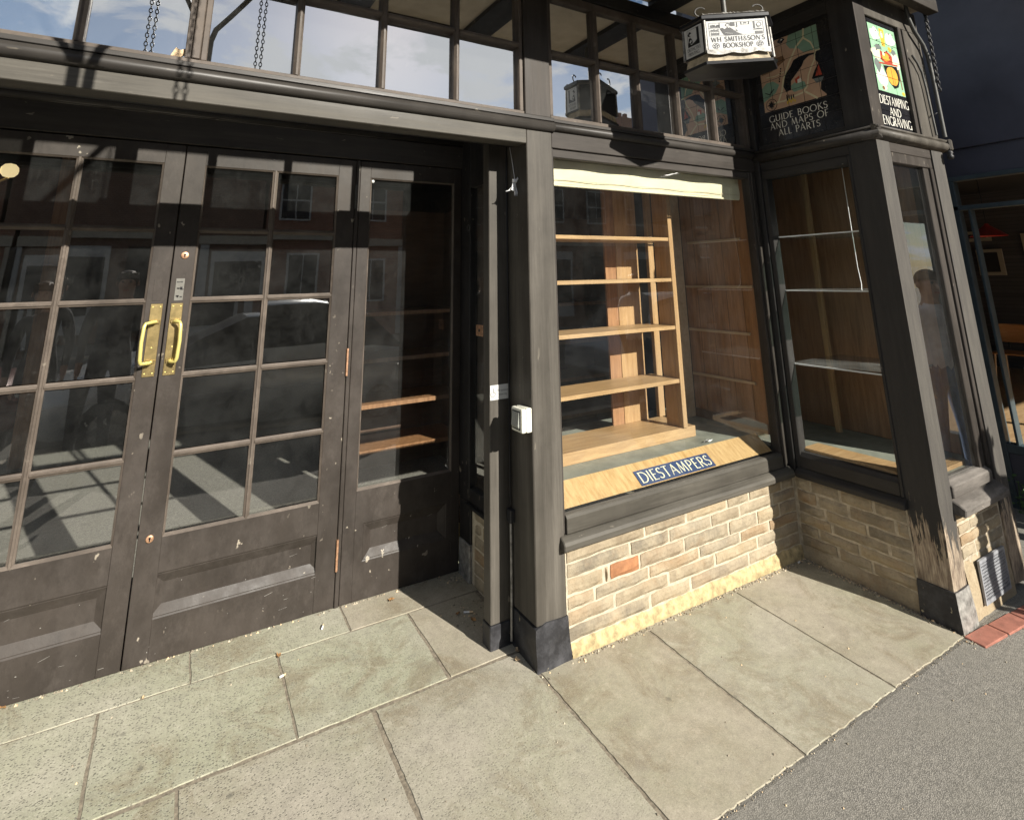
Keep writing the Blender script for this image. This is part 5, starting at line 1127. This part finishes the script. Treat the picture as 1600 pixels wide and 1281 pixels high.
# ------------------------------------------------------------------ next shop on the right
NX = 3.75
ns = thing('neighbour_shop', (NX, -1.5, -.06), 'navy painted shop with tall glazing and a deep plain fascia at the right edge', 'shop')
NS = ns
bx('fascia_board', NX-.02, NX+.06, -3.3, -.26, 2.50, 6.0, 'navy', NS, .004)
bx('top_rail', NX, NX+.07, -3.3, -.26, 2.285, 2.4998, 'navy', NS, .003)
bx('transom_rail', NX-.01, NX+.07, -3.3, -.30, 2.02, 2.055, 'frame_navy', NS, .003)
bx('top_bar', NX-.012, NX+.07, -3.3, -.30, 2.25, 2.2848, 'frame_navy', NS, .003)
bx('corner_frame', NX-.01, NX+.07, -.37, -.26, -.06, 2.2498, 'frame_navy', NS, .003)
bx('inner_frame', NX-.006, NX+.07, -.445, -.428, .36, 2.0198, 'frame_navy', NS, .002)
bx('bottom_rail', NX-.01, NX+.07, -3.3, -.3702, .30, .36, 'frame_navy', NS, .003)
bx('base_panel', NX, NX+.07, -3.3, -.3702, -.08, .2998, 'navy', NS, .003)
obj('pane', MB().add([(NX+.03, -.3702, .36), (NX+.03, -.3702, 2.02), (NX+.03, -3.3, 2.02), (NX+.03, -3.3, .36)], [(0, 1, 2, 3)]), 'glass', NS)
obj('pane', MB().add([(NX+.03, -.3702, 2.055), (NX+.03, -.3702, 2.25), (NX+.03, -3.3, 2.25), (NX+.03, -3.3, 2.055)], [(0, 1, 2, 3)]), 'glass', NS)
for y in (-1.3, -2.3): bx('mullion', NX-.01, NX+.07, y, y+.05, .3602, 2.0198, 'frame_navy', NS)
bx('shop_back', NX, 9.6, 2.2, 2.3, -.06, 6, 'room_brick', NS, 0)
bx('shop_end', 9.5, 9.6, -3.3, 2.2, -.06, 6, 'room_brick', NS, 0)
bx('party_wall', NX, NX+.07, -.2598, 2.2, -.06, 6, 'navy', NS, 0)
bx('front_beam', NX+.061, 9.5, -3.3, -3.2, 2.25, 6, 'navy', NS, 0)
for x in (5.2, 6.7, 8.2): bx('front_mullion', x, x+.07, -3.29, -3.22, .1, 2.25, 'frame_navy', NS)
bx('shop_ceiling', NX+.07, 9.5, -3.2, 2.2, 2.75, 2.8, 'dark', NS, 0)
bx('board_floor', NX+.0705, 9.5, -3.3, 2.2, .08, .10, 'floorboards', NS, 0)
for (x, y, z, w, h, lab) in ((8.9, 1.50, 1.66, .34, .40, 'small framed picture hanging lowest on the dark wall of the neighbouring shop'), (8.9, .85, 1.80, .42, .55, 'larger framed picture at the right on the dark wall of the neighbouring shop'), (8.9, 1.62, 2.07, .38, .16, 'narrow framed picture below the red lamp in the neighbouring shop')):
    f = thing('framed_picture', (9.48, y, z), lab, 'picture', 'framed pictures in the neighbouring shop')
    obj('picture_frame', MB().box(9.44, 9.47, y-w/2, y+w/2, z-h/2, z+h/2), 'cream', f, .004); obj('picture_print', MB().box(9.432, 9.4395, y-w/2+.06, y+w/2-.06, z-h/2+.05, z+h/2-.05), 'dark', f)
rl = thing('red_pendant_lamp', (6.9, .55, 1.95), 'red cone pendant lamp hanging inside the neighbouring shop', 'lamp')
obj('shade', MB().lathe((6.9, .57, 1.95), [(.19, 0), (.12, .06), (.03, .13), (.02, .15)], 20), 'redlamp', rl); obj('flex', MB().tube([(6.9, .57, 2.1), (6.9, .57, 2.75)], .006, 6), 'black', rl)
for i, (x, y) in enumerate(((5.2, -.33), (6.6, .5))):
    tag(obj('spot_light', MB().lathe((x, y, 2.74), [(.0, 0), (.05, 0), (.05, -.02), (0, -.02)], 14), 'lampglow', loc=(x, y, 2.74)), ['small warm ceiling light nearest the right frame edge in the neighbouring shop', 'small warm ceiling light deeper inside the neighbouring shop'][i], 'lamp', 'ceiling lights in the neighbouring shop')
ch = thing('plywood_chair', (7.45, .75, .10), 'orange plywood chair on thin legs inside the neighbouring shop', 'chair')
cx_, cy_ = 7.45, .75
m = MB(); 
for k, z in enumerate((.66, .70, .80, .86, .885)):
    for i in range(9): t = i/8-.5; m.v.append((cx_+.20+.04*(1-4*t*t)-.02*k, cy_+t*.40*(1 if 0 < k < 4 else .86), z))
for k in range(4):
    for i in range(8): m.f.append((k*9+i, k*9+i+1, (k+1)*9+i+1, (k+1)*9+i)); m.mi.append(0); m.sm.append(True)
o = obj('backrest', m, 'chair_wood', ch); s_ = o.modifiers.new('solid', 'SOLIDIFY'); s_.thickness = .012
obj('seat', MB().box(cx_-.2, cx_+.2, cy_-.2, cy_+.2, .545, .562), 'chair_wood', ch, .008)
for sx in (-1, 1):
    for sy in (-1, 1): obj('leg', MB().tube([(cx_+sx*.15, cy_+sy*.15, .545), (cx_+sx*.21, cy_+sy*.19, .10)], .012, 8), 'oak_v', ch)
for sy in (-1, 1): obj('back_strut', MB().tube([(cx_+.1, cy_+sy*.1, .54), (cx_+.24, cy_+sy*.12, .56), (cx_+.23, cy_+sy*.12, .8)], .008, 6), 'iron', ch)
pt = thing('small_plant', (3.66, -.42, -.055), 'little green weed growing at the foot of the navy shop', 'plant')
m = MB(); rr = random.Random(4)
for k in range(40):
    a = rr.uniform(0, 6.28); h = rr.uniform(.03, .22); d = rr.uniform(.01, .09); s_ = rr.uniform(.012, .024); c = Vector((3.66+d*math.cos(a), -.42+d*math.sin(a), -.055+h)); u = Vector((rr.uniform(-1, 1), rr.uniform(-1, 1), rr.uniform(-.3, .6))).normalized(); w = u.orthogonal().normalized()
    m.add([c-u*s_, c+w*s_*.5, c+u*s_, c-w*s_*.5], [(0, 1, 2, 3)])
o = obj('foliage', m, 'green', pt); o['kind'] = 'stuff'
obj('stem', MB().tube([(3.66, -.42, -.06), (3.665, -.415, .06), (3.655, -.43, .15)], .003, 5), 'green', pt)

# ------------------------------------------------------------------ the street behind the camera (seen in the glass)
def house(x0, x1, y, h, mat, label, style, roof=1.8, gable=False, wcol='far_render'):
    t = thing('street_house', ((x0+x1)/2, y, 0), label, 'house', 'houses across the street')
    obj('wall', MB().box(x0, x1, y-7, y, -.3, h), mat, t)
    if gable: obj('roof', MB().prism([(x0-.2, h), (x1+.2, h), ((x0+x1)/2, h+roof)], 1, y-7.2, y+.15), 'slate', t)
    else: obj('roof', MB().prism([(y-7.2, h), (y+.25, h), (y-3.5, h+roof)], 0, x0-.05, x1+.05), 'slate', t)
    obj('chimney', MB().box(x1-1.3, x1-.5, y-4, y-3.2, h, h+roof+1.2).box(x1-1.2, x1-1.0, y-3.7, y-3.5, h+roof+1.2, h+roof+1.5).box(x1-.8, x1-.6, y-3.7, y-3.5, h+roof+1.2, h+roof+1.5), mat, t)
    n = max(2, int((x1-x0)/1.7)); sp_ = (x1-x0)/n
    for k in range(n+1):
        if k % 2 == 0: obj('pilaster', MB().box(x0+sp_*k-.12, x0+sp_*k+.12, y+.001, y+.12, -.2, 2.7), 'far_render' if style != 'arch' else 'far_stone', t)
    obj('string_course', MB().box(x0, x1, y+.001, y+.14, 2.72, 2.98), 'far_stone', t)
    for fl_ in range(1, int(h/2.7)+0 if h > 5 else 2):
        for i in range(n):
            cx = x0+sp_*(i+.5); z0 = .9+fl_*2.7
            if z0+1.4 > h: continue
            w = obj('window', MB().box(cx-.48, cx+.48, y, y+.05, z0, z0+1.35), wcol, t)
            obj('pane', MB().box(cx-.42, cx-.02, y+.0502, y+.06, z0+.06, z0+.64).box(cx+.02, cx+.42, y+.0502, y+.06, z0+.06, z0+.64).box(cx-.42, cx-.02, y+.0502, y+.06, z0+.70, z0+1.29).box(cx+.02, cx+.42, y+.0502, y+.06, z0+.70, z0+1.29), 'black', w)
    for i in range(n):
        cx = x0+sp_*(i+.5)
        if style == 'arch':
            ar = [(cx-.62, .5), (cx+.62, .5), (cx+.62, 1.9)]+[(cx+.62*math.cos(R(a)), 1.9+.62*math.sin(R(a))) for a in range(15, 166, 15)]+[(cx-.62, 1.9)]
            w = obj('arched_window', MB().prism([(cx+(p-cx)*1.18, z*1.0+(.12 if z > 1.8 else -.1)) for p, z in ar], 1, y, y+.06), 'far_stone', t); obj('pane', MB().prism(ar, 1, y+.0602, y+.08), 'black', w)
        elif style == 'shop':
            w = obj('shop_window', MB().box(cx-.75, cx+.75, y, y+.1, .1, 2.5), 'paint_dark' if i % 2 else 'far_render', t); obj('pane', MB().box(cx-.65, cx+.65, y+.1002, y+.12, .6, 2.2), 'black', w)
        else:
            w = obj('window', MB().box(cx-.5, cx+.5, y, y+.05, .9, 2.3), wcol, t); obj('pane', MB().box(cx-.43, cx-.02, y+.0502, y+.06, .96, 2.24).box(cx+.02, cx+.43, y+.0502, y+.06, .96, 2.24), 'black', w)
house(-24, -13.5, -16, 6.2, 'far_brick2', 'dark brick terrace at the far left across the street', 'plain')
house(-13.4, -5.2, -15.5, 5.6, 'far_brick', 'red brick hall with round arched windows across the street', 'arch')
house(-5.1, 0.6, -15.5, 5.2, 'far_brick2', 'dark brick building with ground floor shop windows across the street', 'shop')
house(.7, 5.0, -15.5, 5.0, 'far_brick', 'red brick house with white window frames across the street', 'plain')
house(5.1, 9.6, -15.3, 5.6, 'far_render', 'white rendered gabled house across the street', 'plain', gable=True, wcol='black')
house(9.7, 18, -15.5, 6.4, 'far_brick2', 'tall dark brick house with shopfront across the street', 'shop')
house(18.1, 30, -15.5, 5.4, 'far_brick', 'low red brick terrace at the far right across the street', 'plain')
kb = MB(); kb.box(-60, 60, -3.75, -3.6, -.25, -.06).box(-60, 60, -12.2, -12.05, -.3, -.1); tag(obj('kerb', kb, 'far_stone'), kind='structure')
def car(x, y, mat, label, L_=4.3, flip=False):
    c = thing('parked_car', (x, y, -.2), label, 'car', 'cars parked in the street')
    zg = -.22
    def ringx(t, pts): return [(x+t, y+a, zg+b) for a, b in pts]
    secs = [(-L_/2, .70, .35, .62, .62), (-L_/2+.12, .80, .28, .80, .80), (-L_/2+.5, .85, .25, .92, .92), (-L_/2+.95, .86, .22, .98, 1.36), (-L_/2+1.5, .86, .22, .98, 1.46), (-L_/2+2.3, .86, .22, .97, 1.45), (-L_/2+2.8, .86, .22, .95, 1.22), (-L_/2+3.2, .85, .24, .92, .95), (L_/2-.35, .82, .26, .80, .82), (L_/2-.05, .72, .32, .62, .66)]
    body = MB(); glassm = MB()
    rings = [[(x+t, y-w, zg+z0), (x+t, y-w, zg+.6*zb+.4*z0), (x+t, y-w*.96, zg+zb), (x+t, y-w*.72 if zt > zb+.1 else y-w*.8, zg+zt), (x+t, y, zg+zt+.03), (x+t, y+w*.72 if zt > zb+.1 else y+w*.8, zg+zt), (x+t, y+w*.96, zg+zb), (x+t, y+w, zg+.6*zb+.4*z0), (x+t, y+w, zg+z0)] for (t, w, z0, zb, zt) in secs]
    n = 9
    for r in rings: body.v += r
    for k in range(len(rings)-1):
        for i in range(n):
            gls = (i in (2, 5) and secs[k][4] > secs[k][3]+.1 or i in (2, 5) and secs[k+1][4] > secs[k+1][3]+.1) or (i in (3, 4) and k in (2, 5, 6))
            body.f.append((k*n+i, k*n+(i+1) % n, (k+1)*n+(i+1) % n, (k+1)*n+i)); body.mi.append(1 if gls else 0); body.sm.append(not gls)
    body.f += [tuple(range(n-1, -1, -1)), tuple((len(rings)-1)*n+i for i in range(n))]; body.mi += [0, 0]; body.sm += [False]*2
    obj('body', body, [mat, 'black'], c)
    for sx in (-1, 1):
        for sy in (-1, 1):
            w = obj('wheel', MB().lathe((x+sx*1.32, y+sy*.76, zg+.31), [(.0, -.09*1), (.2, -.09), (.30, -.08), (.31, 0), (.30, .08), (.2, .09), (0, .09)], 20, 0, 1), 'tyre', c)
            obj('rim', MB().lathe((x+sx*1.32, y+sy*.86, zg+.31), [(.19, 0), (.15, .01*sy), (0, .015*sy)], 14, 0, 1), 'metal_old', w)
    for sy in (-1, 1): obj('headlight', MB().box(x+L_/2-.22, x+L_/2-.04, y+sy*.62-.12, y+sy*.62+.12, zg+.60, zg+.72), 'enamel', c, .02)
    if flip: c.rotation_euler = (0, 0, math.pi)
    return c
car(-.45, -4.35, 'carpaint', 'silver hatchback parked nearest behind the camera, reflected in the door panes', flip=True); car(-5.0, -5.3, 'carpaint_dark', 'dark red car parked to the left in the street'); car(6.5, -5.2, 'carpaint', 'silver car parked to the right of the other silver one')

def person(x, y, rot, h, top, legs, skin, hair, label, bald=False, arm=0., short=True):
    k = h/1.75
    J = {'pel': (0, 0, .98), 'ab': (0, -.01, 1.10), 'ch': (0, 0, 1.30), 'nk0': (0, .01, 1.45), 'nk': (0, -.005, 1.52), 'hd': (0, -.02, 1.60), 'hd2': (0, -.015, 1.68),
         'sh': (.17, 0, 1.41), 'el': (.23, .02, 1.13), 'wr': (.24-.02, -.06-arm*.2, .90+arm*.3), 'ha': (.225, -.09-arm*.22, .83+arm*.3), 'hip': (.09, 0, .93), 'kn': (.11, -.01, .51), 'an': (.12, .02, .09), 'hl': (.12, .0, .05), 'toe': (.135, -.16, .04)}
    rad = {'pel': (.15, .11), 'ab': (.135, .10), 'ch': (.16, .11), 'nk0': (.09, .08), 'nk': (.055, .055), 'hd': (.078, .09), 'hd2': (.068, .085), 'sh': (.065, .065), 'el': (.042, .042), 'wr': (.028, .028), 'ha': (.04, .025), 'hip': (.095, .10), 'kn': (.06, .06), 'an': (.042, .042), 'hl': (.045, .045), 'toe': (.04, .025)}
    vs, rr_, es = [], [], []; idx = {}
    def av(nm, p, r): idx[nm] = len(vs); vs.append(Vector(p)*k); rr_.append(r)
    for nm in ('pel', 'ab', 'ch', 'nk0', 'nk', 'hd', 'hd2'): av(nm, J[nm], rad[nm])
    for a, b in (('pel', 'ab'), ('ab', 'ch'), ('ch', 'nk0'), ('nk0', 'nk'), ('nk', 'hd'), ('hd', 'hd2')): es.append((idx[a], idx[b]))
    for s_, q in ((1, 'R'), (-1, 'L')):
        for nm in ('sh', 'el', 'wr', 'ha', 'hip', 'kn', 'an', 'hl', 'toe'): p = J[nm]; av(nm+q, (p[0]*s_, p[1], p[2]), rad[nm])
        for a, b in (('ch', 'sh'+q), ('sh'+q, 'el'+q), ('el'+q, 'wr'+q), ('wr'+q, 'ha'+q), ('pel', 'hip'+q), ('hip'+q, 'kn'+q), ('kn'+q, 'an'+q), ('an'+q, 'hl'+q), ('hl'+q, 'toe'+q)): es.append((idx[a], idx[b]))
        base = Vector(J['ha']); base.x *= s_
        for fi in range(5):
            if fi < 4: d = Vector((-.0, -.018+fi*.012, -.045)); ln_ = (.075, .085, .08, .062)[fi]; st = base+Vector((0, (fi-1.5)*.019, -.02))
            else: ln_ = .055; st = base+Vector((0, -.035, .01))
            v2 = st+Vector((-.004*s_, -.006, -ln_*.55)) if fi < 4 else st+Vector((-.01*s_, -.025, -.03)); v3 = v2+Vector((-.014*s_, -.006, -ln_*.4)) if fi < 4 else v2+Vector((-.012*s_, -.005, -.022))
            a0 = len(vs); vs.extend([st*k, v2*k, v3*k]); rr_.extend([(.010, .010), (.009, .009), (.007, .007)]); es.extend([(idx['ha'+q], a0), (a0, a0+1), (a0+1, a0+2)])
    me = bpy.data.meshes.new('person'); me.from_pydata(vs, es, []); ob = bpy.data.objects.new('tmp', me); COL.objects.link(ob)
    sk_ = ob.modifiers.new('skin', 'SKIN'); ss = ob.modifiers.new('sub', 'SUBSURF'); ss.levels = ss.render_levels = 2
    for i, v in enumerate(me.skin_vertices[0].data): v.radius = (rr_[i][0]*k, rr_[i][1]*k); v.use_root = (i == 0)
    bpy.context.view_layer.update(); m2 = bpy.data.meshes.new_from_object(ob.evaluated_get(bpy.context.evaluated_depsgraph_get())); bpy.data.objects.remove(ob)
    root = thing('person', (x, y, GZ(x, max(y, -6))), label, 'person')
    root.rotation_euler = (0, 0, rot)
    for mm in (skin, top, legs, 'black'): m2.materials.append(MATS[mm])
    for p in m2.polygons:
        c = p.center/k; p.use_smooth = True; armz = abs(c.x) > .19
        if c.z < .10: p.material_index = 3
        elif c.z < 1.0 and not (abs(c.x) > .185 and c.z > .6): p.material_index = 2
        elif c.z > 1.475 or (armz and c.z < (1.2 if short else .93)): p.material_index = 0
        else: p.material_index = 1
    bo = bpy.data.objects.new('body', m2); COL.objects.link(bo); bo.parent = root
    def part(nm, mb, mat):
        o = obj(nm, mb, mat); o.parent = root; return o
    f = MB().tube([Vector((0, -.098, 1.635))*k, Vector((0, -.128, 1.600))*k], [.008, .015], 8); part('nose', f, skin)
    for s_ in (-1, 1):
        part('ear', MB().lathe((s_*.085*k, -.01*k, 1.63*k), [(.0, -.008), (.02, -.006), (.028, 0), (.02, .006), (0, .008)], 10, 0, 0), skin)
        part('eye', MB().lathe((s_*.03*k, -.103*k, 1.645*k), [(0, -.006), (.009, -.003), (.011, .003), (0, .006)], 8, 0, 1), 'black')
    part('mouth', MB().box(-.022*k, .022*k, -.112*k, -.100*k, 1.565*k, 1.571*k), 'redlamp')
    if not bald:
        hm = MB(); n = 14
        for j in range(7):
            a = j/6*1.75
            for i in range(n): b = 2*math.pi*i/n; fr = .0 if math.sin(b) > -.4 or j < 4 else .04; hm.v.append((.092*k*math.sin(a)*math.cos(b), (-.01+.112*math.sin(a)*math.sin(b)+fr)*k, (1.655+.100*math.cos(a)+fr)*k))
        for j in range(6):
            for i in range(n): hm.f.append((j*n+i, j*n+(i+1) % n, (j+1)*n+(i+1) % n, (j+1)*n+i)); hm.mi.append(0); hm.sm.append(True)
        part('hair', hm, hair)
    return root
PI = math.pi
person(2.90, -2.40, PI, 1.78, 'tee', 'jeans', 'skin_dark', 'hair', 'bald person in a white shirt and jeans on the pavement, reflected in the display window', True)
person(3.60, -1.38, PI+.5, 1.66, 'tee', 'jeans', 'skin', 'hair_brown', 'person in white shirt and blue jeans reflected in the bay front glass')
person(-1.90, -2.55, PI, 1.74, 'jacket', 'coat', 'skin', 'hair', 'grey haired person in a grey jacket reflected in the left door', short=False)
person(-2.45, -2.65, PI, 1.70, 'coat', 'coat', 'skin', 'hair_brown', 'brown haired person in a dark coat reflected at the left door edge', short=False)
